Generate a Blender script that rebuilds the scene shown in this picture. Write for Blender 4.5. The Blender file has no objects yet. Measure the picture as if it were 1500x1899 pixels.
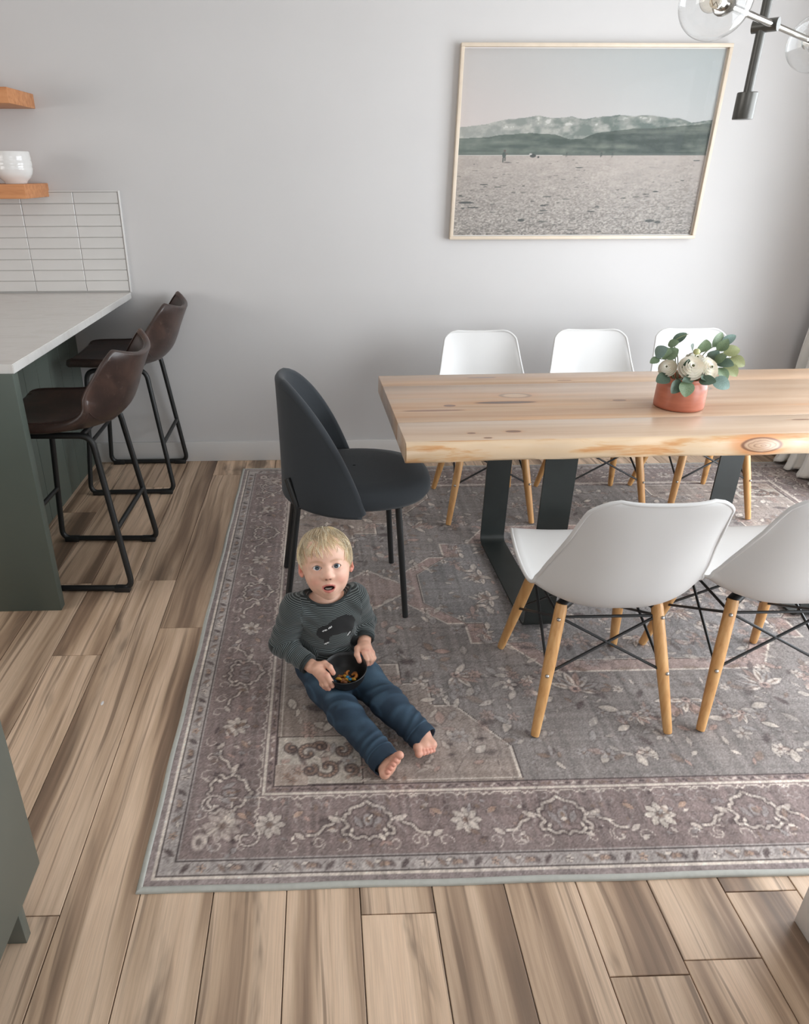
import bpy, bmesh, math, random
import numpy as np
from mathutils import Matrix, Vector

# ------------------------------------------------------------------ camera, world, lights, exposure
scene = bpy.context.scene
COL = scene.collection
YW = 3.706          # back wall plane
XR = 2.607          # right wall plane
_cam = bpy.data.cameras.new('camera')
_cam.sensor_fit = 'VERTICAL'
_cam.sensor_height = 36.0
_cam.lens = 36.0 * 1305.17 / 1899.0
_cam.shift_x = (750.0 - 633.04) / 1899.0
_cam.clip_start = 0.02
_yaw, _pit, _rol = 0.02915925, 0.45057609, -0.00193351
_f = Vector((math.sin(_yaw) * math.cos(_pit), math.cos(_yaw) * math.cos(_pit), -math.sin(_pit)))
_r = Vector((math.cos(_yaw), -math.sin(_yaw), 0.0))
_u = _r.cross(_f)
_r2 = _r * math.cos(_rol) + _u * math.sin(_rol)
_u2 = -_r * math.sin(_rol) + _u * math.cos(_rol)
_co = bpy.data.objects.new('camera', _cam)
COL.objects.link(_co)
_co.matrix_world = Matrix(((_r2.x, _u2.x, -_f.x, 0.0), (_r2.y, _u2.y, -_f.y, 0.0), (_r2.z, _u2.z, -_f.z, 1.458), (0, 0, 0, 1)))
scene.camera = _co

world = bpy.data.worlds.new('sky')
scene.world = world
world.use_nodes = True
_bg = world.node_tree.nodes['Background']
_bg.inputs[0].default_value = (0.80, 0.88, 1.0, 1)
_bg.inputs[1].default_value = 0.6

def area_light(name, loc, rot, sx, sy, power, color):
    l = bpy.data.lights.new(name, 'AREA')
    l.shape = 'RECTANGLE'; l.size = sx; l.size_y = sy; l.energy = power; l.color = color
    o = bpy.data.objects.new(name, l); COL.objects.link(o)
    o.location = loc; o.rotation_euler = rot
    return o
# daylight through the patio door in the right wall and through the window behind the camera
_pd = Vector((-.60, .80, -.10))
area_light('patio_daylight', (3.95, -.30, 1.80), _pd.to_track_quat('-Z', 'Y').to_euler(), 2.2, 2.4, 14, (1.0, 0.98, 0.96))
area_light('patio_skylight', (XR + .16, 1.56, 1.12), (0, math.radians(90), 0), 2.05, 3.0, 158, (0.90, 0.955, 1.0))
area_light('window_daylight', (0.9, -3.56, 1.50), (math.radians(90), 0, 0), 2.6, 1.5, 52, (0.97, 0.985, 1.0))
area_light('kitchen_daylight', (-4.76, .30, 1.60), (0, math.radians(-90), 0), 1.5, 3.0, 72, (1.0, 0.97, 0.93))

scene.view_settings.view_transform = 'Standard'
scene.view_settings.look = 'None'
scene.view_settings.exposure = 0.10
scene.view_settings.gamma = 1.0
scene.view_settings.use_curve_mapping = False
scene.cycles.use_denoising = True
scene.cycles.max_bounces = 8
scene.cycles.diffuse_bounces = 5
scene.cycles.transparent_max_bounces = 12
scene.cycles.caustics_reflective = False
scene.cycles.caustics_refractive = False

# ------------------------------------------------------------------ helpers
PI = math.pi
R = math.radians

def lin(c):
    c = c / 255.0
    return c / 12.92 if c <= 0.04045 else ((c + 0.055) / 1.055) ** 2.4
def rgb(r, g, b):
    return (lin(r), lin(g), lin(b), 1.0)
def npl(a):
    a = np.asarray(a, dtype=np.float32) / 255.0
    return np.where(a <= 0.04045, a / 12.92, ((a + 0.055) / 1.055) ** 2.4)

class NT:
    """a small node-tree writer"""
    def __init__(s, name):
        s.m = bpy.data.materials.new(name); s.m.use_nodes = True
        s.t = s.m.node_tree
        s.b = s.t.nodes['Principled BSDF']
    def n(s, kind, ins=None, **kw):
        nd = s.t.nodes.new(kind)
        for k, v in kw.items(): setattr(nd, k, v)
        for k, v in (ins or {}).items(): s.put(nd, k, v)
        return nd
    def put(s, nd, k, v):
        if v is None: return
        if isinstance(v, bpy.types.NodeSocket): s.t.links.new(v, nd.inputs[k])
        else:
            try: nd.inputs[k].default_value = v
            except Exception: nd.inputs[k].default_value = tuple(v)[:3]
    def coord(s, which='Object'): return s.n('ShaderNodeTexCoord').outputs[which]
    def rand(s): return s.n('ShaderNodeObjectInfo').outputs['Random']
    def attr(s, name): return s.n('ShaderNodeAttribute', attribute_name=name)
    def map(s, v, scale=(1, 1, 1), loc=(0, 0, 0), rot=(0, 0, 0)):
        return s.n('ShaderNodeMapping', {'Vector': v, 'Scale': scale, 'Location': loc, 'Rotation': rot}).outputs[0]
    def noise(s, v, scale=5, detail=3, rough=.5, dist=0, out='Fac'):
        return s.n('ShaderNodeTexNoise', {'Vector': v, 'Scale': scale, 'Detail': detail, 'Roughness': rough, 'Distortion': dist}).outputs[out]
    def vor(s, v, scale=5, feature='F1', out='Distance'):
        return s.n('ShaderNodeTexVoronoi', {'Vector': v, 'Scale': scale}, feature=feature).outputs[out]
    def wave(s, v, scale=5, dist=0, detail=2, dscale=1, profile='SIN', direction='X'):
        return s.n('ShaderNodeTexWave', {'Vector': v, 'Scale': scale, 'Distortion': dist, 'Detail': detail, 'Detail Scale': dscale},
                   wave_profile=profile, bands_direction=direction).outputs['Fac']
    def ramp(s, f, stops, interp='LINEAR'):
        nd = s.n('ShaderNodeValToRGB', {'Fac': f}); cr = nd.color_ramp; cr.interpolation = interp
        while len(cr.elements) < len(stops): cr.elements.new(0.5)
        for e, (p, c) in zip(cr.elements, stops):
            e.position = p; e.color = c if len(c) == 4 else (*c, 1)
        return nd.outputs[0]
    def fr(s, f, a, b, lo=0.0, hi=1.0):
        return s.n('ShaderNodeMapRange', {'Value': f, 'From Min': a, 'From Max': b, 'To Min': lo, 'To Max': hi}, interpolation_type='SMOOTHSTEP').outputs[0]
    def mix(s, f, a, b, mode='MIX'):
        nd = s.t.nodes.new('ShaderNodeMix'); nd.data_type = 'RGBA'; nd.blend_type = mode
        s.put(nd, 0, f); s.put(nd, 6, a); s.put(nd, 7, b)
        return nd.outputs[2]
    def ma(s, op, a, b=None, c=None):
        nd = s.n('ShaderNodeMath', operation=op)
        s.put(nd, 0, a)
        if b is not None: s.put(nd, 1, b)
        if c is not None: s.put(nd, 2, c)
        return nd.outputs[0]
    def vm(s, op, a, b=None):
        nd = s.n('ShaderNodeVectorMath', operation=op)
        s.put(nd, 0, a)
        if b is not None: s.put(nd, 1, b)
        return nd.outputs['Value' if op in ('LENGTH', 'DOT_PRODUCT', 'DISTANCE') else 'Vector']
    def sep(s, v): return s.n('ShaderNodeSeparateXYZ', {'Vector': v}).outputs
    def comb(s, x, y, z): return s.n('ShaderNodeCombineXYZ', {'X': x, 'Y': y, 'Z': z}).outputs[0]
    def bump(s, h, strength=.2, dist=.002):
        nd = s.n('ShaderNodeBump', {'Height': h, 'Strength': strength, 'Distance': dist})
        s.t.links.new(nd.outputs[0], s.b.inputs['Normal'])
    def fin(s, color=None, rough=None, metal=None, **kw):
        if color is not None: s.put(s.b, 'Base Color', color)
        if rough is not None: s.put(s.b, 'Roughness', rough)
        if metal is not None: s.put(s.b, 'Metallic', metal)
        for k, v in kw.items(): s.put(s.b, k.replace('_', ' '), v)
        return s.m

def simple(name, col, rough=.5, metal=0.0, var=.06, nscale=30, bump=0, bscale=200, **kw):
    t = NT(name); v = t.coord()
    f = t.noise(v, nscale, 4)
    d = tuple(c * (1 - var) for c in col[:3]) + (1,)
    l = tuple(min(1, c * (1 + var)) for c in col[:3]) + (1,)
    cc = t.ramp(f, [(.3, d), (.7, l)])
    if bump: t.bump(t.noise(v, bscale, 3), bump, .001)
    return t.fin(cc, rough, metal, **kw)

# ---- geometry collectors
class MB:
    def __init__(s): s.v = []; s.f = []
    def add(s, v, f):
        o = len(s.v); s.v += [tuple(p) for p in v]; s.f += [tuple(i + o for i in q) for q in f]; return s
    def box(s, x0, x1, y0, y1, z0, z1, bev=0.0, seg=2):
        if bev <= 0:
            v = [(x, y, z) for x in (x0, x1) for y in (y0, y1) for z in (z0, z1)]
            f = [(0, 1, 3, 2), (4, 6, 7, 5), (0, 4, 5, 1), (2, 3, 7, 6), (0, 2, 6, 4), (1, 5, 7, 3)]
            return s.add(v, f)
        bm = bmesh.new(); bmesh.ops.create_cube(bm, size=1)
        for q in bm.verts: q.co = Vector(((x0 + x1) / 2 + q.co.x * (x1 - x0), (y0 + y1) / 2 + q.co.y * (y1 - y0), (z0 + z1) / 2 + q.co.z * (z1 - z0)))
        bmesh.ops.bevel(bm, geom=bm.edges[:], offset=bev, segments=seg, affect='EDGES', profile=.5)
        bm.verts.index_update()
        s.add([q.co for q in bm.verts], [[q.index for q in fc.verts] for fc in bm.faces]); bm.free(); return s
    def tube(s, pts, r, n=12, cap=True, closed=False):
        pts = [Vector(p) for p in pts]; m = len(pts)
        rr = r if hasattr(r, '__len__') else [r] * m
        v = []; prev = None
        for i, p in enumerate(pts):
            if closed: t = (pts[(i + 1) % m] - pts[i - 1])
            else: t = (pts[min(i + 1, m - 1)] - pts[max(i - 1, 0)])
            t.normalize()
            if prev is None:
                a = Vector((0, 0, 1)) if abs(t.z) < .9 else Vector((1, 0, 0))
                nx = t.cross(a).normalized()
            else:
                nx = (prev - t * prev.dot(t)).normalized()
            prev = nx; ny = t.cross(nx)
            for k in range(n):
                a = 2 * PI * k / n
                v.append(p + (nx * math.cos(a) + ny * math.sin(a)) * rr[i])
        f = []
        for i in range(m if closed else m - 1):
            j = (i + 1) % m
            for k in range(n):
                k2 = (k + 1) % n
                f.append((i * n + k, i * n + k2, j * n + k2, j * n + k))
        if cap and not closed:
            f.append(tuple(range(n))[::-1]); f.append(tuple((m - 1) * n + k for k in range(n)))
        return s.add(v, f)
    def lathe(s, prof, n=32, c=(0, 0, 0), cap=True):
        v = [(c[0] + r * math.cos(2 * PI * k / n), c[1] + r * math.sin(2 * PI * k / n), c[2] + z) for r, z in prof for k in range(n)]
        f = [(i * n + k, i * n + (k + 1) % n, (i + 1) * n + (k + 1) % n, (i + 1) * n + k) for i in range(len(prof) - 1) for k in range(n)]
        if cap:
            f.append(tuple(range(n))[::-1]); f.append(tuple((len(prof) - 1) * n + k for k in range(n)))
        return s.add(v, f)
    def grid(s, P, flip=False):
        """P: array (a,b,3)"""
        a, b = len(P), len(P[0])
        f = [(i * b + j, i * b + j + 1, (i + 1) * b + j + 1, (i + 1) * b + j) for i in range(a - 1) for j in range(b - 1)]
        if flip: f = [q[::-1] for q in f]
        return s.add([p for row in P for p in row], f)
    def sphere(s, c, r, nu=16, nv=10, sc=(1, 1, 1)):
        pr = []
        for i in range(nv + 1):
            a = -PI / 2 + PI * i / nv
            pr.append((max(r * math.cos(a), 1e-5), r * math.sin(a)))
        o = len(s.v); s.lathe(pr, nu, (0, 0, 0))
        for i in range(o, len(s.v)):
            x, y, z = s.v[i]; s.v[i] = (c[0] + x * sc[0], c[1] + y * sc[1], c[2] + z * sc[2])
        return s
    def build(s, name, mat, parent=None, smooth=True, loc=(0, 0, 0), rot=(0, 0, 0), ang=40):
        me = bpy.data.meshes.new(name); me.from_pydata(s.v, [], s.f); me.validate(); me.update()
        return link(name, me, mat, parent, smooth, loc, rot, ang)

def link(name, me, mat, parent=None, smooth=True, loc=(0, 0, 0), rot=(0, 0, 0), ang=40):
    if mat is not None and not me.materials: me.materials.append(mat)
    if smooth:
        me.polygons.foreach_set('use_smooth', [True] * len(me.polygons))
        if ang: me.set_sharp_from_angle(angle=R(ang))
    o = bpy.data.objects.new(name, me); COL.objects.link(o)
    o.location = loc; o.rotation_euler = rot
    if parent is not None: o.parent = parent
    return o

def tag(o, label=None, cat=None, group=None, kind=None):
    if label: o['label'] = label
    if cat: o['category'] = cat
    if group: o['group'] = group
    if kind: o['kind'] = kind
    return o
def thing(name, label, cat, loc=(0, 0, 0), rz=0.0, group=None):
    o = bpy.data.objects.new(name, None); COL.objects.link(o)
    o.empty_display_size = .1; o.location = loc; o.rotation_euler = (0, 0, rz)
    return tag(o, label, cat, group)
def struct(o): o['kind'] = 'structure'; return o
def copy_tree(o, parent=None):
    c = o.copy(); COL.objects.link(c); c.parent = parent
    for ch in list(o.children): copy_tree(ch, c)
    return c
def crom(pts, n):
    """Catmull-Rom through rows of numbers, n samples"""
    p = np.array(pts, float); k = len(p); out = []
    for t in np.linspace(0, k - 1, n):
        i = min(int(t), k - 2); u = t - i
        a, b, c, d = p[max(i - 1, 0)], p[i], p[i + 1], p[min(i + 2, k - 1)]
        out.append(.5 * (2 * b + (c - a) * u + (2 * a - 5 * b + 4 * c - d) * u * u + (3 * b - a - 3 * c + d) * u ** 3))
    return np.array(out)
def fillet(pts, rad, seg=6):
    """polyline with rounded inner corners"""
    pts = [Vector(p) for p in pts]; out = [pts[0]]
    for i in range(1, len(pts) - 1):
        a, b, c = pts[i - 1], pts[i], pts[i + 1]
        d1 = (a - b).normalized(); d2 = (c - b).normalized()
        q = min(rad, (a - b).length * .49, (c - b).length * .49)
        p0, p1 = b + d1 * q, b + d2 * q
        for k in range(seg + 1):
            t = k / seg
            out.append(p0 * (1 - t) ** 2 + b * 2 * t * (1 - t) + p1 * t * t)
    out.append(pts[-1]); return out
def fast_mesh(name, V, F, cols=None):
    """numpy verts (n,3), quads (m,4), optional linear colours (n,3)"""
    me = bpy.data.meshes.new(name)
    n, m = len(V), len(F); k = F.shape[1]
    me.vertices.add(n); me.vertices.foreach_set('co', np.asarray(V, np.float32).ravel())
    me.loops.add(m * k); me.loops.foreach_set('vertex_index', np.asarray(F, np.int32).ravel())
    me.polygons.add(m); me.polygons.foreach_set('loop_start', np.arange(0, m * k, k, dtype=np.int32))
    me.polygons.foreach_set('loop_total', np.full(m, k, np.int32))
    me.update(calc_edges=True)
    if cols is not None:
        a = me.color_attributes.new('col', 'FLOAT_COLOR', 'POINT')
        c = np.ones((n, 4), np.float32); c[:, :3] = cols
        a.data.foreach_set('color', c.ravel())
    return me
# ------------------------------------------------------------------ room shell
m_wall = simple('painted_wall', rgb(200, 198, 197), .55, var=.012, nscale=3, bump=.05, bscale=260)
m_white = simple('white_trim_paint', rgb(216, 214, 212), .38, var=.012, nscale=4)
m_ceil = simple('ceiling_paint', rgb(228, 226, 223), .8, var=.01, nscale=3)
m_grout = simple('dark_grout', rgb(92, 78, 66), .9, var=.08)
m_glass = None
def glass_pane(nm='window_glass', k=1.0):
    t = NT(nm); t.t.nodes.remove(t.b)
    tr = t.n('ShaderNodeBsdfTransparent'); gl = t.n('ShaderNodeBsdfGlossy', {'Roughness': .02})
    f = t.ma('MULTIPLY_ADD', t.ma('POWER', t.n('ShaderNodeLayerWeight', {'Blend': .5}).outputs['Facing'], 5.0), .92, .03)
    f = t.ma('MULTIPLY', f, k)
    mx = t.n('ShaderNodeMixShader', {0: f, 1: tr.outputs[0], 2: gl.outputs[0]})
    t.t.links.new(mx.outputs[0], t.t.nodes['Material Output'].inputs[0]); return t.m
m_glass = glass_pane()
XL, YF, ZC = -4.6, -3.4, 2.62

# floor slab with wood-look planks laid on it
floor = struct(MB().box(XL, XR + .12, YF, YW + .12, -.12, -.005).build('floor', m_grout, smooth=False))
def plank_mat():
    t = NT('wood_plank'); v = t.coord(); r = t.rand()
    off = t.comb(t.ma('MULTIPLY', r, 37.0), t.ma('MULTIPLY', r, 91.0), t.ma('MULTIPLY', r, 17.0))
    p = t.vm('ADD', v, off)
    warp = t.noise(t.map(p, (3.2, 1.3, 1)), 1.0, 2, .5, 0, 'Color')
    pw = t.vm('ADD', p, t.vm('MULTIPLY', t.vm('SUBTRACT', warp, (.5, .5, .5)), (.055, .0, .0)))
    big = t.noise(t.map(pw, (13, .55, 1)), 1.0, 3, .55, .15)
    c1 = t.ramp(big, [(.26, rgb(96, 76, 60)), (.38, rgb(134, 108, 86)), (.47, rgb(174, 146, 119)), (.58, rgb(202, 174, 147)), (.78, rgb(188, 157, 128))])
    streak = t.noise(t.map(pw, (46, .8, 1)), 1.0, 3, .6, .25)
    c2 = t.mix(t.fr(streak, .54, .68, 0, .72), c1, rgb(104, 82, 64))
    c3 = t.mix(t.fr(streak, .40, .22, 0, .5), c2, rgb(203, 179, 154))
    # smoky grey-brown clouds and knots here and there
    cl = t.noise(t.map(pw, (8, 1.4, 1), (3, 7, 1)), 1.0, 4, .6, .5)
    c4 = t.mix(t.fr(cl, .57, .72, 0, .78), c3, rgb(84, 70, 58))
    fine = t.noise(t.map(p, (330, 9, 1)), 1.0, 3, .6)
    c5 = t.mix(t.fr(fine, .35, .65, 0, .30), c4, t.mix(.5, c4, rgb(100, 80, 64)))
    tone = t.ma('ADD', .88, t.ma('MULTIPLY', t.ma('FRACT', t.ma('MULTIPLY', r, 7.31)), .26))
    c6 = t.mix(1.0, c5, t.comb(tone, tone, tone), 'MULTIPLY')
    c6 = t.n('ShaderNodeHueSaturation', {'Saturation': .92, 'Value': 1.22, 'Color': c6}).outputs[0]
    t.bump(fine, .12, .0008)
    return t.fin(c6, t.fr(fine, .2, .8, .42, .56))
m_plank = plank_mat()
PW, PL, PX0 = .164, 1.40, -.422
joint = {-1: 2.089, -2: 2.416 - 1.40, -3: 1.941, -4: 2.402, -5: 3.051, 3: .997, 6: .85}
RUG = (-.432, 2.585, 1.060, 3.560)
random.seed(4)
_pm = {}
for k in range(-14, 19):
    x0 = PX0 + k * PW; x1 = x0 + PW
    if x0 > XR: continue
    x1 = min(x1, XR)
    j = joint.get(k, random.uniform(0, PL)); y = j - PL * math.ceil((j - .15) / PL)
    while y < YW:
        a, b = max(y, .1), min(y + PL, YW)
        if b - a > .02 and not (x0 > RUG[0] + .04 and x1 < RUG[1] - .04 and a > RUG[2] + .04 and b < RUG[3] - .04):
            key = (round(x1 - x0, 3), round(b - a, 3))
            if key not in _pm:
                w, l = key; g = .0011
                mb = MB(); v = []
                for z, e in ((-.009, g), (-.001, g), (0.0, g + .0012)):
                    v += [(e, e, z), (w - e, e, z), (w - e, l - e, z), (e, l - e, z)]
                fs = [(8, 9, 10, 11)] + [(i * 4 + q, i * 4 + (q + 1) % 4, i * 4 + 4 + (q + 1) % 4, i * 4 + 4 + q) for i in range(2) for q in range(4)]
                mb.add(v, fs)
                me = bpy.data.meshes.new('plank'); me.from_pydata(mb.v, [], mb.f); me.materials.append(m_plank); _pm[key] = me
            o = bpy.data.objects.new('plank', _pm[key]); COL.objects.link(o); o.location = (x0, a, 0); o.parent = floor
        y += PL

wall_back = struct(MB().box(XL, XR + .12, YW, YW + .12, 0, ZC).build('wall_back', m_wall, smooth=False))
# right wall with the patio door opening
DY0, DY1, DZ1 = .05, 3.08, 2.20
mb = MB().box(XR, XR + .12, YF, DY0, 0, ZC).box(XR, XR + .12, DY1, YW, 0, ZC).box(XR, XR + .12, DY0, DY1, DZ1, ZC)
struct(mb.build('wall_right', m_wall, smooth=False))
WX0, WX1, WZ0, WZ1 = -.75, 1.95, .75, 2.25
mb = MB().box(XL, WX0, YF - .12, YF, 0, ZC).box(WX1, XR + .12, YF - .12, YF, 0, ZC).box(WX0, WX1, YF - .12, YF, 0, WZ0).box(WX0, WX1, YF - .12, YF, WZ1, ZC)
struct(mb.build('wall_front', m_wall, smooth=False))
KY0, KY1, KZ0, KZ1 = -1.25, 1.85, .82, 2.38
mb = MB().box(XL - .12, XL, YF - .12, KY0, 0, ZC).box(XL - .12, XL, KY1, YW + .12, 0, ZC).box(XL - .12, XL, KY0, KY1, 0, KZ0).box(XL - .12, XL, KY0, KY1, KZ1, ZC)
struct(mb.build('wall_left', m_wall, smooth=False))
w2 = struct(MB().box(XL - .09, XL - .02, KY0, KY0 + .05, KZ0, KZ1).box(XL - .09, XL - .02, KY1 - .05, KY1, KZ0, KZ1).box(XL - .09, XL - .02, KY0, KY1, KZ0, KZ0 + .05).box(XL - .09, XL - .02, KY0, KY1, KZ1 - .05, KZ1).build('window_2', m_white, smooth=False))
MB().box(XL - .06, XL - .055, KY0 + .04, KY1 - .04, KZ0 + .04, KZ1 - .04).build('pane', m_glass, w2, smooth=False)
struct(MB().box(XL - .12, XR + .12, YF - .12, YW + .12, ZC, ZC + .1).build('ceiling', m_ceil, smooth=False))
# baseboards
struct(MB().box(-1.24, XR, YW - .015, YW, 0, .113, .003).build('baseboard_back', m_white, smooth=True))
mb = MB().box(XR - .015, XR, DY1 + .07, YW - .016, 0, .113, .003).box(XR - .015, XR, YF + .01, DY0 - .07, 0, .113, .003)
struct(mb.build('baseboard_right', m_white))
# patio door and window frames
d1 = struct(MB().box(XR + .03, XR + .10, DY0, DY0 + .06, 0, DZ1).box(XR + .03, XR + .10, DY1 - .06, DY1, 0, DZ1).box(XR + .03, XR + .10, DY0, DY1, DZ1 - .06, DZ1)
            .box(XR + .03, XR + .10, DY0, DY1, 0, .07).box(XR + .03, XR + .10, 1.70, 1.78, .07, DZ1 - .06).build('door_1', m_white, smooth=False))
MB().box(XR + .06, XR + .066, DY0 + .05, 1.71, .06, DZ1 - .05).build('pane', m_glass, d1, smooth=False)
MB().box(XR + .06, XR + .066, 1.77, DY1 - .05, .06, DZ1 - .05).build('pane', m_glass, d1, smooth=False)
MB().box(XR - .02, XR - .002, DY1, DY1 + .07, 0, DZ1 + .07).box(XR - .02, XR - .002, DY0 - .07, DY0, 0, DZ1 + .07).box(XR - .02, XR - .002, DY0 - .07, DY1 + .07, DZ1, DZ1 + .07).build('casing', m_white, d1, smooth=False)
w1 = struct(MB().box(WX0, WX0 + .05, YF - .09, YF - .02, WZ0, WZ1).box(WX1 - .05, WX1, YF - .09, YF - .02, WZ0, WZ1).box(WX0, WX1, YF - .09, YF - .02, WZ0, WZ0 + .05)
            .box(WX0, WX1, YF - .09, YF - .02, WZ1 - .05, WZ1).box(.57, .63, YF - .09, YF - .02, WZ0, WZ1).build('window_1', m_white, smooth=False))
MB().box(WX0 + .04, .58, YF - .06, YF - .055, WZ0 + .04, WZ1 - .04).build('pane', m_glass, w1, smooth=False)
MB().box(.62, WX1 - .04, YF - .06, YF - .055, WZ0 + .04, WZ1 - .04).build('pane', m_glass, w1, smooth=False)

# ------------------------------------------------------------------ backsplash tiles on the back wall
t = NT('glazed_tile'); v = t.coord()
t.bump(t.noise(v, 14, 2), .25, .003)
m_tile = t.fin(t.ramp(t.noise(v, 6, 2), [(.3, rgb(203, 201, 198)), (.7, rgb(209, 207, 204))]), .12)
m_tgrout = simple('tile_grout', rgb(186, 183, 179), .9, var=.03)
TX1, TZ0, TZ1 = -.951, .914, 1.376
gr = MB().box(-2.6, TX1, YW - .005, YW, TZ0, TZ1).build('backsplash_grout', m_tgrout, wall_back, smooth=False)
rows = 9; th = (TZ1 - TZ0 - .008) / rows
xs = [TX1 - .002, -1.165, -1.165 - .249, -1.165 - .249 * 2, -1.165 - .249 * 3, -1.165 - .249 * 4, -1.165 - .249 * 5]
_tm = {}
for i in range(rows):
    for a in range(len(xs) - 1):
        w = xs[a] - xs[a + 1]
        key = round(w, 3)
        if key not in _tm:
            me_o = MB().box(-w / 2 + .0012, w / 2 - .0012, -.005, .004, -th / 2 + .0012, th / 2 - .0012, .0018, 1)
            me = bpy.data.meshes.new('tile'); me.from_pydata(me_o.v, [], me_o.f); me.materials.append(m_tile)
            me.polygons.foreach_set('use_smooth', [True] * len(me.polygons)); me.set_sharp_from_angle(angle=R(30)); _tm[key] = me
        o = bpy.data.objects.new('tile', _tm[key]); COL.objects.link(o); o.parent = wall_back
        o.location = ((xs[a] + xs[a + 1]) / 2, YW - .006, TZ0 + .005 + th * (i + .5))
        o.rotation_euler = (random.uniform(-.006, .006), 0, random.uniform(-.003, .003))
MB().box(TX1, TX1 + .007, YW - .014, YW, TZ0, TZ1 + .003, .0015).build('tile_edge_trim', m_white, wall_back)
MB().box(-2.6, TX1 + .005, YW - .011, YW, TZ1 - .002, TZ1 + .003).build('tile_edge_trim', m_white, wall_back, smooth=False)

# ------------------------------------------------------------------ kitchen peninsula, shelves, cabinets
m_green = simple('grey_green_paint', rgb(82, 90, 83), .42, var=.03, nscale=8, bump=.03, bscale=150)
m_quartz = NT('white_quartz'); v = m_quartz.coord()
_q = m_quartz.noise(m_quartz.map(v, (1, 3, 1)), 3, 6, .6, 1.5)
m_quartz = m_quartz.fin(m_quartz.ramp(_q, [(.35, rgb(212, 210, 206)), (.5, rgb(216, 214, 211)), (.62, rgb(210, 207, 203))]), .16)
ct = MB()
pl = [(-.968, 2.222), (-.947, YW - .016), (-2.5, YW - .016), (-2.5, 2.222)]
v = [(x, y, .884) for x, y in pl] + [(x, y, .914) for x, y in pl]
bm = bmesh.new(); bv = [bm.verts.new(p) for p in v]
for q in ((3, 2, 1, 0), (4, 5, 6, 7), (0, 1, 5, 4), (1, 2, 6, 5), (2, 3, 7, 6), (3, 0, 4, 7)): bm.faces.new([bv[i] for i in q])
bmesh.ops.bevel(bm, geom=bm.edges[:], offset=.002, segments=2, affect='EDGES'); bm.verts.index_update()
ct.add([q.co for q in bm.verts], [[q.index for q in fc.verts] for fc in bm.faces]); bm.free()
tag(ct.build('countertop', m_quartz), 'white quartz countertop of the kitchen peninsula below the tiled wall', 'countertop')
pen = thing('kitchen_peninsula', 'grey-green kitchen peninsula base with vertical boards behind the stools', 'cabinet', (-1.3, 2.9, 0))
o = MB().box(-2.45, -.970, 2.212, 2.252, 0, .884, .002).build('end_panel', m_green, pen); o.location = (1.3, -2.9, 0)
o = MB().box(-2.45, -1.272, 2.252, YW - .016, 0, .884).build('carcass', m_green, pen, smooth=False); o.location = (1.3, -2.9, 0)
y = 2.2525; bw = .1443; _b = None
while y < YW - .03:
    w = min(bw, YW - .016 - y)
    mbb = MB(); e = .0035
    z0, z1 = .0, .884
    v = [(0, e, z0), (0, w - e, z0), (-.006, w, z0), (-.014, w, z0), (-.014, 0, z0), (-.006, 0, z0)]
    v = v + [(a, b_, z1) for a, b_, _ in v]
    mbb.add(v, [(i, (i + 1) % 6, 6 + (i + 1) % 6, 6 + i) for i in range(6)] + [tuple(range(5, -1, -1)), tuple(range(6, 12))])
    o = mbb.build('board', m_green, pen, smooth=False); o.location = (1.3 - 1.258, y - 2.9, 0)
    y += bw

m_oak = NT('warm_oak'); v = m_oak.map(m_oak.coord(), (2, 30, 30))
g = m_oak.noise(v, 1.6, 5, .6, .4)
m_oak = m_oak.fin(m_oak.ramp(g, [(.25, rgb(166, 104, 62)), (.5, rgb(196, 134, 88)), (.75, rgb(208, 150, 104))]), .5)
for z0, lab in ((1.716, 'upper floating oak shelf above the white ribbed pot'), (1.353, 'lower floating oak shelf over the tiles holding the white ribbed pot')):
    tag(MB().box(-2.3, -1.275, 3.402, YW, z0, z0 + .058, .002).build('floating_shelf', m_oak), lab, 'shelf')
m_cer = simple('white_glaze', rgb(226, 224, 221), .12, var=.01, nscale=5)
prof = [(.045, 0), (.047, .004), (.05, .010), (.064, .022), (.0745, .040), (.0785, .056), (.0792, .062), (.0772, .067), (.0795, .073), (.0790, .088), (.0766, .0935), (.0783, .099), (.0762, .124), (.0738, .1285), (.0722, .128), (.0705, .122), (.073, .09), (.074, .06), (.06, .03), (.0, .02)]
tag(MB().lathe(prof, 48, (-1.350, 3.52, 1.4115), cap=False).build('ribbed_pot', m_cer, ang=60), 'white glazed ribbed pot standing on the lower oak shelf', 'pot')
prof = [(.03, 0), (.034, .004), (.05, .02), (.058, .04), (.056, .041), (.048, .022), (.0, .008)]
tag(MB().lathe(prof, 32, (-1.393, 3.50, 1.7745), cap=False).build('small_dish', m_cer, ang=60), 'small white dish at the end of the upper oak shelf', 'dish')
m_dkcer = simple('dark_glaze', rgb(66, 72, 68), .3, var=.05)
prof = [(.04, 0), (.042, .005), (.06, .02), (.07, .045), (.068, .046), (.057, .023), (.0, .01)]
tag(MB().lathe(prof, 32, (-1.497, 3.51, 1.4115), cap=False).build('dark_bowl', m_dkcer, ang=60), 'dark grey-green bowl beside the white ribbed pot', 'bowl')

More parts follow.
